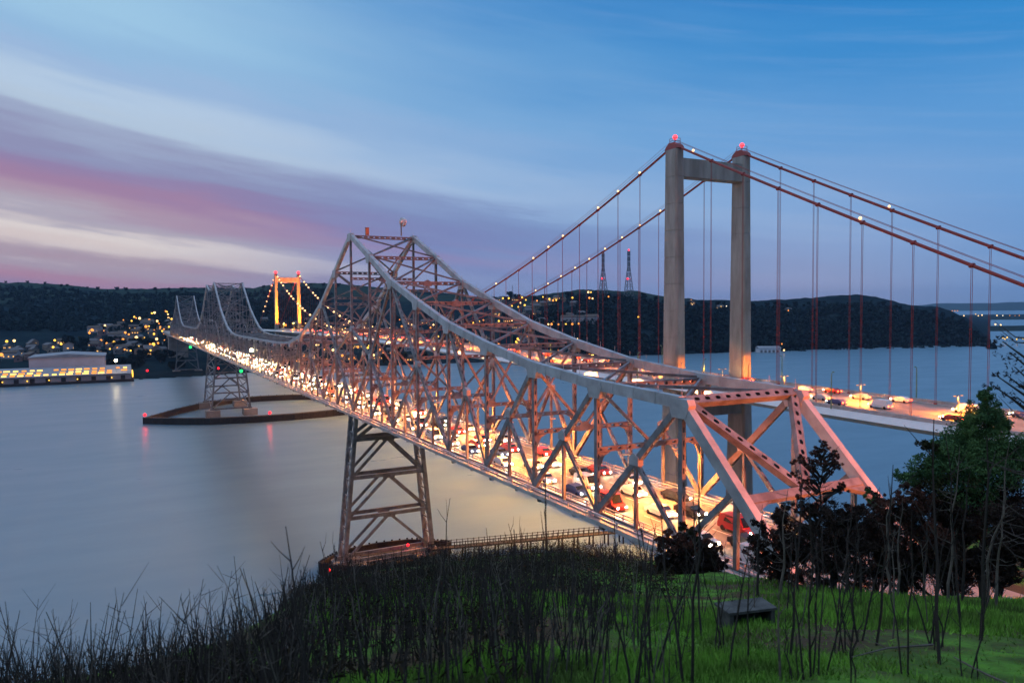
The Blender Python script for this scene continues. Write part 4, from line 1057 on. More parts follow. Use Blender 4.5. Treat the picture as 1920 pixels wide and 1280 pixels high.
for c_, y_, k_ in [(943, 565, 'y'), (954, 565, 'y'), (976, 561, 'w'), (979, 564, 'y'), (986, 568, 'y'), (1007, 570, 's'), (976, 574, 'w'), (960, 580, 'y'), (972, 582, 'y'), (984, 580, 'y'), (1018, 563, 'y'), (1030, 567, 'y'), (1037, 570, 's'), (1043, 569, 'y'), (1073, 565, 'y'), (1103, 554, 'w'), (1108, 554, 'y'), (1105, 566, 's'),
                  (1111, 566, 'w'), (1141, 563, 's'), (958, 596, 'y'), (916, 597, 'w'), (935, 600, 's'), (1028, 616, 'w'), (1034, 616, 's'), (1038, 612, 'y'), (1047, 616, 's'), (1061, 616, 'y'), (1073, 616, 's'), (1085, 615, 's'), (1197, 602, 'y'), (980, 620, 'y')]:
    town_lamp(c_, y_, KM[k_], random.choice((1.4, 1.8)), W3)
for c_, y_, k_ in ((1296, 567, 's'), (1298, 576, 'w'), (1352, 580, 'y'), (1362, 579, 'o'), (1478, 588, 's'), (1459, 661, 'w'), (1470, 664, 'w'), (1466, 658, 's')):
    town_lamp(c_, y_, KM[k_], 1.3 if c_ > 1455 else 0.8, W4)
# industrial shore lights far right
for c_, y_, k_, r in [(1768, 591, 'y', 4), (1774, 591, 'y', 4), (1785, 591, 's', 5), (1790, 591, 's', 5), (1795, 591, 's', 5), (1792, 601, 's', 6), (1807, 601, 'w', 6), (1829, 598, 'y', 5), (1834, 601, 'w', 5), (1841, 600, 'w', 6), (1869, 602, 'w', 6), (1880, 601, 'o', 4), (1893, 603, 's', 4), (1911, 604, 's', 4), (1903, 604, 's', 3)]:
    D = 70.4*FPX/(607-HY)*0.98; p = px(c_, 605, D); p.z = 4 + max(0, (601-y_))*3.0; town_lamp(c_, y_, KM[k_], r*0.55, 'in the distant plant across the bay', p)
for c_, y_, k_, r in [(1866, 621, 'w', 2.4), (1876, 622, 'w', 2.2), (1880, 649, 'y', 1.2), (1888, 648, 'y', 1.3), (1884, 651, 'y', 1.3), (1906, 652, 'y', 1.3), (1918, 651, 'y', 1.3)]:
    D = 70.4*FPX/(y_+4-HY); p = px(c_, y_+4, D); p.z = 0.3; town_lamp(c_, y_, KM[k_], r, 'on the low far shore at right', p)
# boathouse at the water's edge
p = on_far(1440, 664); p = p or Vector((700, -760, 2))
o = empty('boathouse', (p.x, p.y, 0.0), 'long white boathouse at the water edge under the wooded hill', 'building', None, -0.45)
q = MB(); q.box(-8, 8, -17, 17, -2, 7); q.build('wall', mat('boathouse_wall', (0.62, 0.64, 0.70), 0.7), o)
q = MB(); q.prism([(-9, 6.8), (9, 6.8), (0, 10)], -18, 18, axis='y'); q.build('roof', roofm, o)
q = MB()
for k in range(5): q.box(-8.2, -7.98, -14+k*6.4, -10.5+k*6.4, 0, 4)
q.build('door', darkpole, o)
# two lattice transmission masts on the hill
lat = mat('lattice_steel', (0.10, 0.11, 0.13), 0.6)
def pylon(col, ytop, ybase, label):
    p = on_far(col, ybase+1.0, 1000) or px(col, ybase, 1650)
    D = (p-CAMP).dot(FH); H = (ybase-ytop)/FPX*D
    o = empty('transmission_mast', p, label, 'mast', None, 0.5)
    w0, w1 = H*0.085, H*0.02
    q = MB(); n = 9; c4 = [(-1, -1), (1, -1), (1, 1), (-1, 1)]
    def W(f): return w0+(w1-w0)*min(1, f*1.5)
    for k in range(n):
        f0, f1 = k/n, (k+1)/n
        for j in range(4):
            a, b = c4[j], c4[(j+1) % 4]
            A0 = (a[0]*W(f0), a[1]*W(f0), H*f0); A1 = (a[0]*W(f1), a[1]*W(f1), H*f1); B0 = (b[0]*W(f0), b[1]*W(f0), H*f0); B1 = (b[0]*W(f1), b[1]*W(f1), H*f1)
            q.beam(A0, A1, XS, 0.75, 0.75, 'n'); q.beam(A0, B1, (0, 0, 1), 0.4, 0.4, 'n'); q.beam(B0, A1, (0, 0, 1), 0.4, 0.4, 'n')
    q.build('lattice', lat, o)
    for f in (0.70, 0.82, 0.93):
        q = MB(); q.beam((0, -H*0.075, H*f), (0, H*0.075, H*f), XS, 0.8, 0.9, 'n'); q.build('crossarm', lat, o)
    q = MB(); q.ball((0, 0, H+1.4), 1.6, 8, 6); q.build('beacon', E_RED, o)
    for sg in (-1, 1): q = MB(); q.ball((0, sg*W(0.42)*1.3, H*0.42), 1.6 if sg > 0 else 1.1, 8, 6); q.build('beacon', E_RED, o)
pylon(1131, 474, 556, 'tall lattice transmission mast with red beacons, left of the pair')
pylon(1179, 470, 560, 'tall lattice transmission mast with red beacons, right of the pair near the tower')
for c_, yt, yb in ((961, 533, 562), (1002, 535, 560), (1021, 532, 558)):
    p = on_far(c_, yb+2, 1000) or px(c_, yb, 1700); D = (p-CAMP).dot(FH); H = (yb-yt)/FPX*D
    q = MB(); q.tube([(0, 0, -2), (0, 0, H)], [0.6, 0.35], 5); q.beam((0, -2.6, H*0.85), (0, 2.6, H*0.85), XS, 0.3, 0.4, 'n'); o = q.build('utility_pole', lat); o.location = p
    tag(o, 'thin dark utility pole with crossarm on the hill crest behind the cables', 'pole', 'utility poles on the hill crest')

# trees ------------------------------------------------------------
def leafmesh(name, centers, radii, n_per, size, m, flat=0.8, seedv=1):
    """many small leaf faces spread through a set of ellipsoidal clumps"""
    r_ = np.random.default_rng(seedv); V = []; 
    for c, r, n in zip(centers, radii, n_per):
        d = r_.normal(size=(n, 3)); d /= np.linalg.norm(d, axis=1)[:, None]; rad = r_.random(n)**0.45
        P_ = np.array(c)+d*rad[:, None]*np.array(r); V.append(P_)
    P_ = np.concatenate(V); n = len(P_)
    a = r_.normal(size=(n, 3)); a /= np.linalg.norm(a, axis=1)[:, None]; b = np.cross(a, r_.normal(size=(n, 3))); b /= np.linalg.norm(b, axis=1)[:, None]+1e-9
    s = size*(0.5+r_.random(n))[:, None]
    v = np.stack([P_-a*s*1.3, P_+b*s*0.5*flat, P_+a*s*1.3, P_-b*s*0.5*flat], 1).reshape(-1, 3)
    me = bpy.data.meshes.new(name); me.vertices.add(len(v)); me.vertices.foreach_set('co', v.ravel())
    me.loops.add(4*n); me.loops.foreach_set('vertex_index', np.arange(4*n)); me.polygons.add(n)
    me.polygons.foreach_set('loop_start', np.arange(n)*4); me.polygons.foreach_set('loop_total', np.full(n, 4)); me.materials.append(m); me.update(calc_edges=True)
    return me
farleaf = mat('far_foliage', (0.018, 0.034, 0.037), 0.95, noise=0.3, nscale=0.15, spec=0.05)  # leaves carry the same haze blue in their colour
bark = mat('bark', (0.05, 0.04, 0.035), 0.9, noise=0.4, nscale=3.0)
fv = []
for k in range(5):
    r0 = np.random.default_rng(40+k); nc = 9
    ce = [(r0.normal()*2.2, r0.normal()*2.2, 2.2+r0.random()*5.5) for _ in range(nc)]
    lf = leafmesh('crown', ce, [(2.4, 2.4, 1.9)]*nc, [70]*nc, 0.75, farleaf, 1.4, 60+k)
    t_ = MB(); t_.tube([(0, 0, -2), (0, 0, 2), (0.2, 0.1, 5.5)], [0.45, 0.35, 0.12], 5)
    for j in range(4): c_ = ce[j]; t_.tube([(0, 0, 1+j*0.4), tuple(c_)], [0.18, 0.06], 4)
    fv.append((lf, t_.mesh('trunk', bark)))
def far_tree(p, s, label, group, sz=1.0):
    o = empty('tree', p, label, 'tree', group, random.uniform(0, 6)); a, b = random.choice(fv)
    o.scale = (s, s, s*sz); link('crown', a, o); link('trunk', b, o)
for c_ in list(np.linspace(8, 640, 26)) + list(np.linspace(880, 1070, 16)) + list(np.linspace(1205, 1550, 34)) + list(np.linspace(1650, 1850, 20)):
    c_ += random.uniform(-9, 9)
    yr = float(np.interp(c_, rc, ry)); p = on_far(c_, yr+random.uniform(2.0, 5.0), 900, 2700)
    if p is None: continue
    big = 1.7 if 940 < c_ < 1000 and random.random() < 0.4 else 1.0
    far_tree(p, big*random.uniform(0.5, 1.15), 'dark rounded tree standing on the skyline of the far hills', 'trees on the far skyline')
for k in range(46):
    p = on_far(random.uniform(120, 345), random.uniform(640, 694))
    if p: far_tree(p, random.uniform(0.8, 1.7), 'bushy dark tree among the houses of the hillside town', 'trees among the town houses')
for k in range(60):
    p = on_far(random.uniform(470, 1000), random.uniform(585, 685))
    if p: far_tree(p, random.uniform(0.8, 1.6), 'bushy dark tree on the far shore seen through the truss', 'trees on the far shore')
# continuous wood on the right hill and left slopes: one mass
r0 = np.random.default_rng(99); cen = []; rad = []; npr = []
for k in range(4600):
    c_ = r0.uniform(1000, 1862) if k < 2700 else r0.uniform(-60, 620)
    yr = np.interp(c_, rc, ry); ys = np.interp(c_, sc_, sy_)
    yy = r0.uniform(yr+min(8, 0.3*abs(ys-yr)), max(ys-3, yr+9)) if k < 2700 else r0.uniform(yr+10, 622)
    D = None
    d = _fw + _rt*((c_-960)/FPX) - _up*((yy-640)/FPX)
    ds_ = np.linspace(760, 2500, 160); g = far_z(CAMP.x+d.x*ds_, CAMP.y+d.y*ds_); kk = np.nonzero(g >= CAMP.z+d.z*ds_)[0]
    if len(kk) == 0: continue
    D = ds_[kk[0]]; s = r0.uniform(4.5, 9.5)
    cen.append((CAMP.x+d.x*D, CAMP.y+d.y*D, g[kk[0]]+s*0.25)); rad.append((s, s, s*0.8)); npr.append(30)
o = link('far_wood', leafmesh('far_wood', cen, rad, npr, 2.3, farleaf, 1.4, 5)); tag(o, 'dark continuous woodland covering the far hillsides', 'woodland', None, 'stuff')

# ------------------------------------------------------------------ foreground
burnt = mat('burnt_stem', (0.032, 0.025, 0.021), 0.9, noise=0.4, nscale=4)
greystem = mat('bleached_stem', (0.13, 0.11, 0.09), 0.9, noise=0.4, nscale=5)
def stemmesh(seedv, h, n=1, lean=0.2, r=0.012, twigs=5):
    r0 = random.Random(seedv); q = MB()
    for k in range(n):
        bx_, by_ = r0.uniform(-.14, .14)*(n > 1), r0.uniform(-.14, .14)*(n > 1); lx, ly = r0.gauss(0, lean), r0.gauss(0, lean); hh_ = h*r0.uniform(0.65, 1.0)
        pts = [Vector((bx_, by_, -0.15))]
        for j in range(1, 6):
            f = j/5; pts.append(Vector((bx_+lx*f*hh_*0.5+r0.gauss(0, .02), by_+ly*f*hh_*0.5+r0.gauss(0, .02), f*hh_)))
        q.tube(pts, [r*1.3, r*1.15, r, r*0.8, r*0.6, r*0.3], 4, cap=False)
        for t in range(twigs):
            f = r0.uniform(0.35, 0.95); i = min(4, int(f*5)); b = pts[i].lerp(pts[i+1], f*5-i); d = Vector((r0.gauss(0, .5), r0.gauss(0, .5), r0.uniform(.5, 1.2))).normalized()*h*r0.uniform(.08, .2)
            q.tube([b, b+d*0.5+Vector((r0.gauss(0, .02), r0.gauss(0, .02), 0)), b+d], [r*0.5, r*0.35, r*0.15], 3, cap=False)
    return q
stems = [(stemmesh(100+k, h, n, ln_, r).mesh('burnt_stem', burnt if k % 4 else greystem), h, k % 4 == 0, n) for k, (h, n, ln_, r) in enumerate(((1.9, 1, .2, .013), (2.3, 1, .15, .014), (1.6, 3, .3, .011), (2.6, 2, .22, .015), (1.4, 1, .3, .012), (2.0, 4, .34, .011), (2.8, 1, .12, .018), (1.2, 2, .35, .01)))]
def put_stem(col, D, k=None, s=1.0):
    me, h, pale, n = stems[random.randrange(8) if k is None else k]
    o = link('bare_weed', me); o.location = gp(col, D); o.rotation_euler = (0, 0, random.uniform(0, 6.28)); o.scale = (s, s, s*random.uniform(0.85, 1.2))
    a = 'clump of several' if n > 1 else 'single'; b = 'bleached grey' if pale else 'charred black'
    tag(o, '%s %s bare %s standing in the green hillside grass' % (a, b, 'stems' if n > 1 else 'stem'), 'plant', '%s %s bare stems on the grass' % (a, b))
for k in range(84):
    u = random.random()
    col = random.uniform(560, 1250) if u < 0.62 else random.uniform(1250, 1890)
    D = random.uniform(6.5, 17) if u < 0.62 else random.uniform(8, 20)
    put_stem(col, D, s=random.uniform(0.55, 0.95))
for (col, D, k, s) in ((1180, 8.6, 3, .9), (1010, 8.0, 3, .9), (1210, 9.5, 5, 1.0), (1485, 10.5, 6, 0.95), (1530, 9.0, 3, .95), (1580, 11, 5, 1.1), (1615, 12, 2, 1.2), (1650, 11.5, 6, 1.05), (1775, 10, 6, 1.1), (1770, 12, 5, 1.0), (1850, 13, 6, 1.4), (1835, 9.5, 2, 1), (1470, 9, 4, 1.2), (1815, 15, 6, 1.3), (1350, 11, 5, 1.0), (1295, 9, 3, 1.1), (1320, 13, 6, 1.0)):
    put_stem(col, D, k, s)
# the dense dead thicket on the steep left slope: nobody could count it
def thicket(name, n, colr, Dr, hr, seedv, label, rr_=(0.006, 0.013)):
    r0 = random.Random(seedv); q = MB()
    for k in range(n):
        col = r0.uniform(*colr); D = r0.uniform(*Dr)
        p = CAMP + FH*D + RH*((col-960)/FPX*D); q.v  # noqa
        TH.append((p.x, p.y, r0.uniform(*hr), r0.uniform(*rr_), r0.gauss(0, .16), r0.gauss(0, .16), r0.random()))
    return
TH = []
thicket('a', 1500, (-260, 560), (6.0, 19), (0.7, 1.5), 1, '')
thicket('a', 160, (-200, 560), (6.5, 15), (1.4, 2.2), 2, '')
thicket('a', 400, (520, 960), (6.5, 26), (0.5, 1.3), 3, '')
thicket('a', 300, (540, 1240), (25, 70), (0.7, 1.7), 4, '', (0.012, 0.022))
thicket('a', 170, (930, 1290), (7.5, 24), (0.5, 1.3), 5, '')
thicket('a', 900, (520, 1130), (9, 42), (0.6, 1.5), 6, '', (0.008, 0.016))
thicket('a', 350, (560, 1230), (30, 80), (0.9, 1.8), 7, '', (0.016, 0.028))
xy = np.array([(t[0], t[1]) for t in TH]); zg = near_z(xy[:, 0], xy[:, 1])
q = MB(); r0 = random.Random(77)
for (x, y, h, r, lx, ly, u), z in zip(TH, zg):
    if z < 0.5: continue
    b = Vector((x, y, z-0.1)); m1 = b+Vector((lx*h*0.4, ly*h*0.4, h*0.55)); t = b+Vector((lx*h, ly*h, h))
    mi = 1 if u < 0.16 else 0
    q.tube([b, m1, t], [r*1.3, r, r*0.3], 3, mi, False)
    for j in range(4):
        f = r0.uniform(0.3, 0.95); c = b.lerp(t, f); d = Vector((r0.gauss(0, .6), r0.gauss(0, .6), r0.uniform(.3, 1.0))).normalized()*h*r0.uniform(.08, .22)
        q.tube([c, c+d], [r*0.5, r*0.15], 3, mi, False)
tag(q.build('dead_brush', [burnt, greystem]), 'dense thicket of thin burnt stalks over the steep left slope', 'brush', None, 'stuff')
# low burnt brush tangle among the stalks
scrub = mat('scrub_leaf', (0.042, 0.034, 0.020), 0.95, noise=0.6, nscale=1.2, spec=0.05)
cen = []; rad = []; npr = []; r0 = np.random.default_rng(12)
for k in range(1900):
    u = r0.random()
    col, D = (r0.uniform(-200, 560), r0.uniform(6, 19)) if u < 0.10 else ((r0.uniform(540, 1000), r0.uniform(7, 30)) if u < 0.15 else (r0.uniform(540, 1260), r0.uniform(24, 95)))
    p = gp(col, D); s = r0.uniform(0.25, 0.55)*(1 if D < 24 else D/24)*(0.8 if D > 24 else 1)
    cen.append((p.x, p.y, p.z+s*0.5)); rad.append((s*1.3, s*1.3, s)); npr.append(70)
tag(link('low_scrub', leafmesh('low_scrub', cen, rad, npr, 0.05, scrub, 0.6, 8)), 'low brown dead scrub between the stalks on the left slope', 'brush', None, 'stuff')
# grass blades
grassm = mat('grass_blade', (0.18, 0.40, 0.05), 0.9, nscale=0.7, col2=(0.075, 0.12, 0.03), spec=0.1)
r0 = np.random.default_rng(3); n = 110000
cols = np.concatenate([r0.uniform(1150, 2050, int(n*0.62)), r0.uniform(560, 1200, n-int(n*0.62))]); Dd = 6.0*(30/6.0)**r0.random(n)
gx = CAMP.x + Dd*(FH.x+RH.x*(cols-960)/FPX); gy = CAMP.y + Dd*(FH.y+RH.y*(cols-960)/FPX)
fb = fbm(gx*0.23, gy*0.23, 4, 31); keep = r0.random(n) < np.clip(0.85-fb*6.5, 0.08, 1); gx, gy, Dd = gx[keep], gy[keep], Dd[keep]; n = len(gx)
gzz = near_z(gx, gy)-0.02; a = r0.uniform(0, 6.28, n); h = r0.uniform(0.05, 0.15, n)*(1+Dd/40)*np.clip(1.0-fb[keep]*2.5, 0.45, 1.6); wd = 0.008+Dd*0.0007
ln1 = r0.normal(0, 0.05, (n, 2))
v = np.stack([np.stack([gx-np.cos(a)*wd, gy-np.sin(a)*wd, gzz], -1), np.stack([gx+np.cos(a)*wd, gy+np.sin(a)*wd, gzz], -1), np.stack([gx+ln1[:, 0], gy+ln1[:, 1], gzz+h], -1)], 1).reshape(-1, 3)
me = bpy.data.meshes.new('grass'); me.vertices.add(3*n); me.vertices.foreach_set('co', v.ravel()); me.loops.add(3*n); me.loops.foreach_set('vertex_index', np.arange(3*n))
me.polygons.add(n); me.polygons.foreach_set('loop_start', np.arange(n)*3); me.polygons.foreach_set('loop_total', np.full(n, 3)); me.materials.append(grassm); me.update(calc_edges=True)
tag(link('grass', me), 'short bright green grass covering the hill crest', 'grass', None, 'stuff')
darkconc = mat('mossy_concrete', (0.085, 0.085, 0.08), 0.95, noise=0.5, nscale=4)
# concrete drain box
p = gp(1402, 14.2); o = empty('drain_box', p, 'grey concrete drain box with a dark opening sunk in the grass', 'drain', None, math.atan2(FH.y, FH.x)+0.25)
q = MB(); q.box(-0.24, 0.24, -0.48, -0.40, -0.3, 0.34); q.box(-0.24, 0.24, 0.40, 0.48, -0.3, 0.34); q.box(0.16, 0.24, -0.40, 0.40, -0.3, 0.34)
q.build('wall', darkconc, o)
q = MB(); q.quadbox([(-0.26, -0.52, 0.342), (-0.26, 0.52, 0.342), (-0.26, 0.52, 0.39), (-0.26, -0.52, 0.39), (0.28, -0.52, 0.342), (0.28, 0.52, 0.342), (0.28, 0.52, 0.39), (0.28, -0.52, 0.39)]); q.build('lid', darkconc, o)
# fallen branches
for k, (c0, D0, c1, D1, lab) in enumerate(((1800, 10.6, 1990, 7.6, 'long pale fallen branch lying on the grass at the right edge'), (1600, 10.2, 1760, 11.8, 'thin fallen twig lying across the middle of the grass'))):
    a, b = gp(c0, D0), gp(c1, D1); q = MB(); mid = (a+b)/2+Vector((0.05, 0.1, 0.08)); mid.z = max(mid.z, gz(mid.x, mid.y)+0.05)
    q.tube([a+Vector((0, 0, .04)), mid, b+Vector((0, 0, .06))], [0.008, 0.014, 0.018], 5); q.tube([mid, mid+Vector((0.25, 0.2, 0.12))], [0.009, 0.003], 4)
    at_base(q, a); o = q.build('fallen_branch', greystem); o.location = a; tag(o, lab, 'branch')

pinem = mat('pine_needles', (0.085, 0.17, 0.055), 0.85, nscale=1.6, col2=(0.028, 0.075, 0.03), spec=0.2)
brownm = mat('scorched_foliage', (0.12, 0.052, 0.038), 0.95, nscale=1.4, col2=(0.04, 0.024, 0.02), spec=0.05)
darkm = mat('dark_foliage', (0.05, 0.034, 0.028), 0.95, nscale=1.4, col2=(0.016, 0.013, 0.012), spec=0.05)
olive = mat('olive_foliage', (0.05, 0.055, 0.022), 0.9, nscale=1.2, col2=(0.020, 0.020, 0.012), spec=0.1)
def woody(name, base, h, trunks, clumps, mats_, label, cat='tree', size=0.06, rt=0.09, seedv=1, bare=20, group=None, barkm=None):
    """clumps: (dx right, dy away, z, rx, rz, n, material index), in metres from the base"""
    o = empty(name, base, label, cat, group); r0 = random.Random(seedv); q = MB()
    for (lx, th, tr) in trunks:
        pts = [Vector((0, 0, -1.2))]; n = 7
        for j in range(1, n+1):
            f = j/n; w_ = RH*(lx*f**1.3*1.0+r0.gauss(0, 0.05)*th*0.3) + FH*(r0.gauss(0, 0.04)*th*0.3); pts.append(Vector((w_.x, w_.y, f*th)))
        q.tube(pts, [tr*(1-0.86*j/n) for j in range(n+1)], 7, cap=False)
        for k in range(bare):
            f = r0.uniform(0.2, 0.95); i = min(n-1, int(f*n)); b = pts[i].lerp(pts[i+1], f*n-i); aa = r0.uniform(0, 6.28); ln2 = th*r0.uniform(.08, .2)*(1.15-f*0.5)
            d = Vector((math.cos(aa), math.sin(aa), r0.uniform(-.2, .7))).normalized()*ln2
            m1 = b+d*0.5+Vector((r0.gauss(0, .05), r0.gauss(0, .05), r0.gauss(0, .05))); q.tube([b, m1, b+d+Vector((0, 0, ln2*0.15))], [tr*0.22, tr*0.13, tr*0.04], 4, cap=False)
            for t in range(2):
                e = m1+Vector((r0.gauss(0, 1), r0.gauss(0, 1), r0.gauss(0.3, .7))).normalized()*ln2*0.4; q.tube([m1, e], [tr*0.08, tr*0.03], 3, cap=False)
    groups = {}
    for c in clumps:
        dx, dy, z, rx, rz_, n, mi = c; w_ = RH*dx+FH*dy
        top = Vector((w_.x, w_.y, z)); q.tube([(w_.x*0.15, w_.y*0.15, max(0.3, z-rz_*1.2-abs(dx)*0.5)), top], [rt*0.3, rt*0.08], 4, cap=False)
        sub = max(5, int(n/70))
        for k in range(sub):   # each clump is a cluster of sprays with gaps between
            aa, el = r0.uniform(0, 6.28), r0.uniform(-1, 1); rr2 = r0.random()**0.5; s = r0.uniform(.26, .50)
            groups.setdefault(mi, []).append(((top.x+math.cos(aa)*1.35*rx*rr2*math.sqrt(1-el*el), top.y+1.35*math.sin(aa)*rx*rr2*math.sqrt(1-el*el), top.z+1.25*el*rz_*rr2), (rx*s, rx*s, rz_*s), int(n/sub)))
    q.build('trunk', barkm or bark, o)
    for mi, lst in groups.items():
        link('crown' if cat == 'tree' else 'foliage', leafmesh('crown', [a for a, b, c in lst], [b for a, b, c in lst], [c for a, b, c in lst], size, mats_[mi], 0.7, seedv*7+mi), o)
    return o
def up(col, y, D):      # metres above the ground at (col, D) of a surveyed height
    return CAMP.z - (y-HY)/FPX*D - gp(col, D).z
# green pine at right: crown built from tufts along the leader
D = 27.0; g0 = gp(1858, D)
def C_(col, y, D_, rx, rz, n, mi, base=g0, dy=0.0):
    p = px(col, y, D_+dy); w_ = p-base; return (w_.dot(RH), w_.dot(FH), w_.z, rx, rz, n, mi)
cl = []
for (c_, y_, rpx, n, mi) in ((1848, 742, 13, 420, 0), (1838, 772, 22, 600, 0), (1862, 778, 22, 600, 0), (1830, 805, 30, 900, 0), (1870, 800, 16, 400, 0), (1812, 800, 14, 320, 0), (1800, 835, 30, 900, 0), (1845, 840, 34, 1100, 0), (1790, 860, 36, 1100, 0), (1835, 880, 40, 1300, 0), (1885, 865, 34, 900, 0), (1750, 870, 26, 800, 0), (1742, 835, 14, 320, 1),
                            (1735, 900, 26, 700, 0), (1700, 893, 16, 420, 0), (1770, 905, 34, 900, 1), (1810, 920, 40, 1000, 0), (1870, 915, 40, 1000, 2), (1905, 880, 30, 700, 2), (1840, 950, 40, 900, 2), (1890, 960, 40, 900, 2), (1895, 835, 24, 600, 0), (1915, 870, 30, 800, 2), (1925, 840, 26, 500, 0), (1860, 850, 30, 900, 0), (1815, 850, 30, 900, 0), (1770, 840, 18, 400, 0), (1788, 945, 30, 700, 2), (1640, 930, 0.1, 10, 0)):
    if rpx < 1: continue
    cl.append(C_(c_, y_, D, rpx/FPX*D*1.15, rpx/FPX*D, int(n*3.6), mi, dy=random.uniform(-.6, .6)))
woody('pine_tree', g0, 7, [(-0.2, up(1858, 760, D), 0.16)], cl, [pinem, olive, darkm], 'tall green pine tree at the right edge above the burnt bushes', size=0.045, rt=0.2, seedv=3, bare=26)
# scorched cypresses and shrubs in front of the portal
def shrub(col, D, tops, label, mats_=(brownm, darkm), name='cypress_tree', n=520, size=0.036, seedv=1, trunks=None, cat='tree', base_y=None):
    g = gp(col, D); cl = []
    for (c_, y_, rpx, mi) in tops:
        for j in range(4):
            k_ = random.uniform(0.32, 0.62); aa = random.uniform(0, 6.28); rr_ = random.uniform(0.3, 1.0)*rpx
            cl.append(C_(c_+rr_*math.cos(aa), y_+rr_*math.sin(aa)*0.9, D, k_*rpx/FPX*D*1.1, k_*rpx/FPX*D*random.uniform(0.7, 1.2), int(2.1*n*(rpx/22)**1.6*k_), mi if random.random() < 0.8 else random.randrange(len(mats_)), base=g, dy=random.uniform(-.7, .7)))
    ty = min(t[1] for t in tops); th = up(col, ty+8, D)
    woody(name, g, th, trunks or [(0.0, th, 0.10), (0.5, th*0.8, 0.07), (-0.5, th*0.75, 0.07)], cl, list(mats_), label, cat, size, 0.16, seedv, 44)
shrub(1542, 26, [(1545, 838, 14, 0), (1525, 850, 18, 0), (1562, 855, 16, 0), (1510, 872, 20, 0), (1545, 868, 22, 0), (1575, 875, 12, 0), (1500, 900, 16, 0), (1530, 905, 14, 1), (1575, 920, 14, 1), (1515, 940, 24, 1), (1560, 950, 24, 1), (1480, 960, 24, 1), (1600, 955, 20, 1)], 'thin scorched brown cypress rising in front of the truss portal', n=300, seedv=11, trunks=[(0.05, up(1542, 850, 26), 0.07), (0.4, 3.6, 0.05), (-0.5, 3.2, 0.05)])
shrub(1470, 27, [(1450, 985, 26, 1), (1480, 975, 30, 1), (1430, 1010, 26, 1), (1465, 1020, 36, 1), (1500, 1015, 36, 1), (1440, 1050, 34, 1), (1490, 1060, 36, 1), (1420, 1045, 22, 1)], 'dark leafless looking shrub below the near end of the truss', seedv=12, name='burnt_shrub', cat='shrub')
shrub(1570, 26, [(1540, 990, 34, 1), (1580, 985, 36, 1), (1620, 975, 32, 1), (1560, 1030, 36, 1), (1610, 1030, 36, 1), (1530, 1045, 30, 1), (1640, 950, 22, 0), (1590, 1070, 26, 1)], 'black burnt shrub under the thin scorched cypress', seedv=13, name='burnt_shrub', cat='shrub', n=380)
shrub(1650, 28, [(1640, 922, 14, 2), (1660, 935, 16, 2), (1632, 945, 16, 2), (1650, 960, 24, 1), (1640, 1000, 34, 1), (1670, 1040, 36, 1)], 'small green tipped bush beside the end post of the portal', (brownm, darkm, pinem), seedv=14, name='bush', cat='shrub')
shrub(1700, 26, [(1700, 925, 22, 0), (1680, 945, 26, 0), (1715, 945, 28, 0), (1735, 930, 20, 0), (1690, 980, 36, 0), (1730, 985, 38, 0), (1660, 1000, 36, 1), (1700, 1030, 40, 1), (1745, 1040, 38, 1), (1690, 1075, 34, 1)], 'reddish brown scorched cypress left of the green pine', seedv=15, n=620)
shrub(1790, 26, [(1770, 975, 36, 1), (1800, 990, 40, 1), (1775, 1030, 42, 1), (1820, 1030, 40, 1), (1750, 1020, 30, 0), (1800, 1075, 36, 1)], 'dark burnt cypress directly under the green pine', seedv=16, n=560)
shrub(1885, 25, [(1870, 995, 40, 1), (1905, 985, 40, 1), (1940, 960, 40, 1), (1860, 1040, 40, 1), (1900, 1035, 36, 1), (1950, 1030, 40, 1), (1865, 1080, 30, 1)], 'dark burnt cypress at the far right edge of the grass', seedv=17, n=600)
shrub(1285, 38, [(1258, 1004, 15, 0), (1285, 994, 14, 2), (1302, 1004, 12, 2), (1236, 1022, 16, 0), (1272, 1018, 18, 0), (1318, 1016, 15, 0), (1340, 1034, 14, 0), (1232, 1050, 18, 1), (1262, 1048, 20, 1), (1298, 1046, 20, 1), (1330, 1052, 18, 1), (1352, 1052, 12, 1), (1280, 1066, 22, 1), (1310, 1068, 22, 1), (1250, 1068, 22, 1), (1335, 1070, 20, 1), (1232, 1064, 18, 1), (1265, 1034, 24, 0), (1300, 1030, 24, 0), (1325, 1040, 20, 1), (1290, 1080, 24, 1), (1350, 1072, 16, 1)], 'rounded brown bush with olive tips on the left of the road end', (brownm, darkm, olive), seedv=18, name='bush', cat='shrub', n=700, size=0.07)
shrub(1610, 31, [(1460, 1030, 30, 1), (1510, 1010, 34, 1), (1560, 1000, 36, 1), (1610, 1005, 36, 1), (1660, 1000, 36, 1), (1480, 1075, 34, 1), (1540, 1070, 36, 1), (1600, 1075, 34, 1), (1660, 1070, 36, 1), (1530, 960, 22, 0), (1590, 960, 22, 0)], 'broad dark burnt thicket behind the thin cypress', seedv=31, name='burnt_shrub', cat='shrub', n=420, size=0.045)
shrub(1790, 31, [(1700, 1010, 40, 1), (1760, 1000, 42, 1), (1820, 990, 42, 1), (1880, 980, 42, 1), (1720, 1075, 36, 1), (1790, 1070, 40, 1), (1850, 1050, 40, 1), (1730, 950, 34, 0), (1910, 930, 40, 1), (1800, 940, 36, 2)], 'broad dark burnt thicket behind the green pine', (brownm, darkm, pinem), seedv=32, name='burnt_shrub', cat='shrub', n=420, size=0.045)
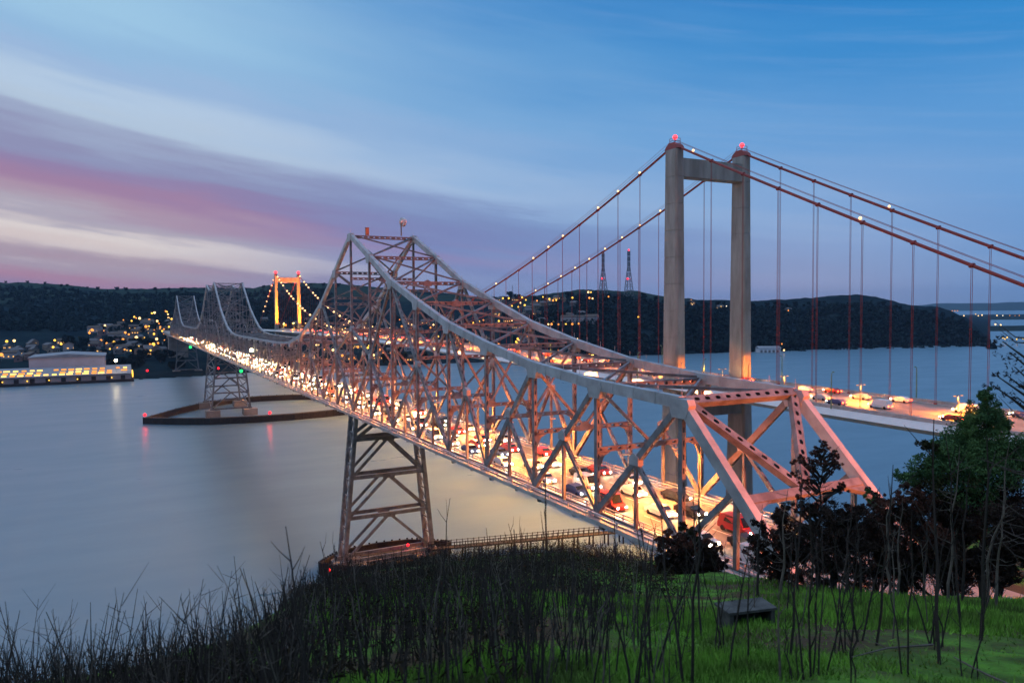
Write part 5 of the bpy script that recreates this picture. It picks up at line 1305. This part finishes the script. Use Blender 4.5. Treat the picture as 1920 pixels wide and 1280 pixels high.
# bare dark tree leaning in from the right edge
g = gp(1990, 11.0); cl = []
for (c_, y_, rpx) in ((1880, 640, 10), (1893, 660, 16), (1905, 690, 18), (1890, 705, 12), (1862, 722, 10), (1885, 738, 14), (1915, 720, 18), (1870, 705, 8), (1908, 745, 14), (1930, 660, 30), (1940, 720, 30)):
    cl.append(C_(c_, y_, 11.0, rpx/FPX*11*1.1, rpx/FPX*11, 46, 0, base=g))
woody('bare_tree', g, 5, [(-0.35, up(1990, 600, 11.0), 0.07)], cl, [darkm], 'dark twiggy tree branches reaching in from the right edge', size=0.022, rt=0.1, seedv=23, bare=34)
# slender bare saplings standing along the grass edge
for k, (c_, D, h, lean, pale) in enumerate(((1470, 21, 3.2, .1, 1), (1505, 22, 2.6, -.2, 0), (1590, 21, 3.0, .2, 0), (1668, 22, 3.6, .15, 1), (1690, 22, 3.2, .1, 1), (1740, 22, 3.4, .2, 0), (1792, 21, 4.6, .15, 1), (1815, 21, 4.0, .1, 0), (1862, 20, 4.6, .5, 1), (1878, 20, 3.6, .2, 1), (1425, 22, 2.8, .1, 0), (1620, 21, 2.6, -.1, 0))):
    woody('bare_sapling', gp(c_, D), h, [(lean, h, 0.045)], [], [], 'slender %s bare sapling at the edge of the grass before the dark bushes' % ('pale' if pale else 'dark'), 'tree', 0.05, 0.05, 300+k, 10, '%s saplings along the grass edge' % ('pale' if pale else 'dark'), greystem if pale else burnt)

# the evening air: one even volume round the whole scene
hz = MB(); hz.box(-1500, 16000, -16000, 6000, -8, 420)
hzm = bpy.data.materials.new('evening_air'); hzm.use_nodes = True; _t = hzm.node_tree; _t.nodes.clear()
_v = _t.nodes.new('ShaderNodeVolumePrincipled'); _o = _t.nodes.new('ShaderNodeOutputMaterial'); _t.links.new(_v.outputs[0], _o.inputs['Volume'])
_v.inputs['Color'].default_value = (0.34, 0.62, 1.0, 1); _v.inputs['Density'].default_value = 0.000036; _v.inputs['Anisotropy'].default_value = 0.2
tag(hz.build('haze', hzm), kind='stuff')
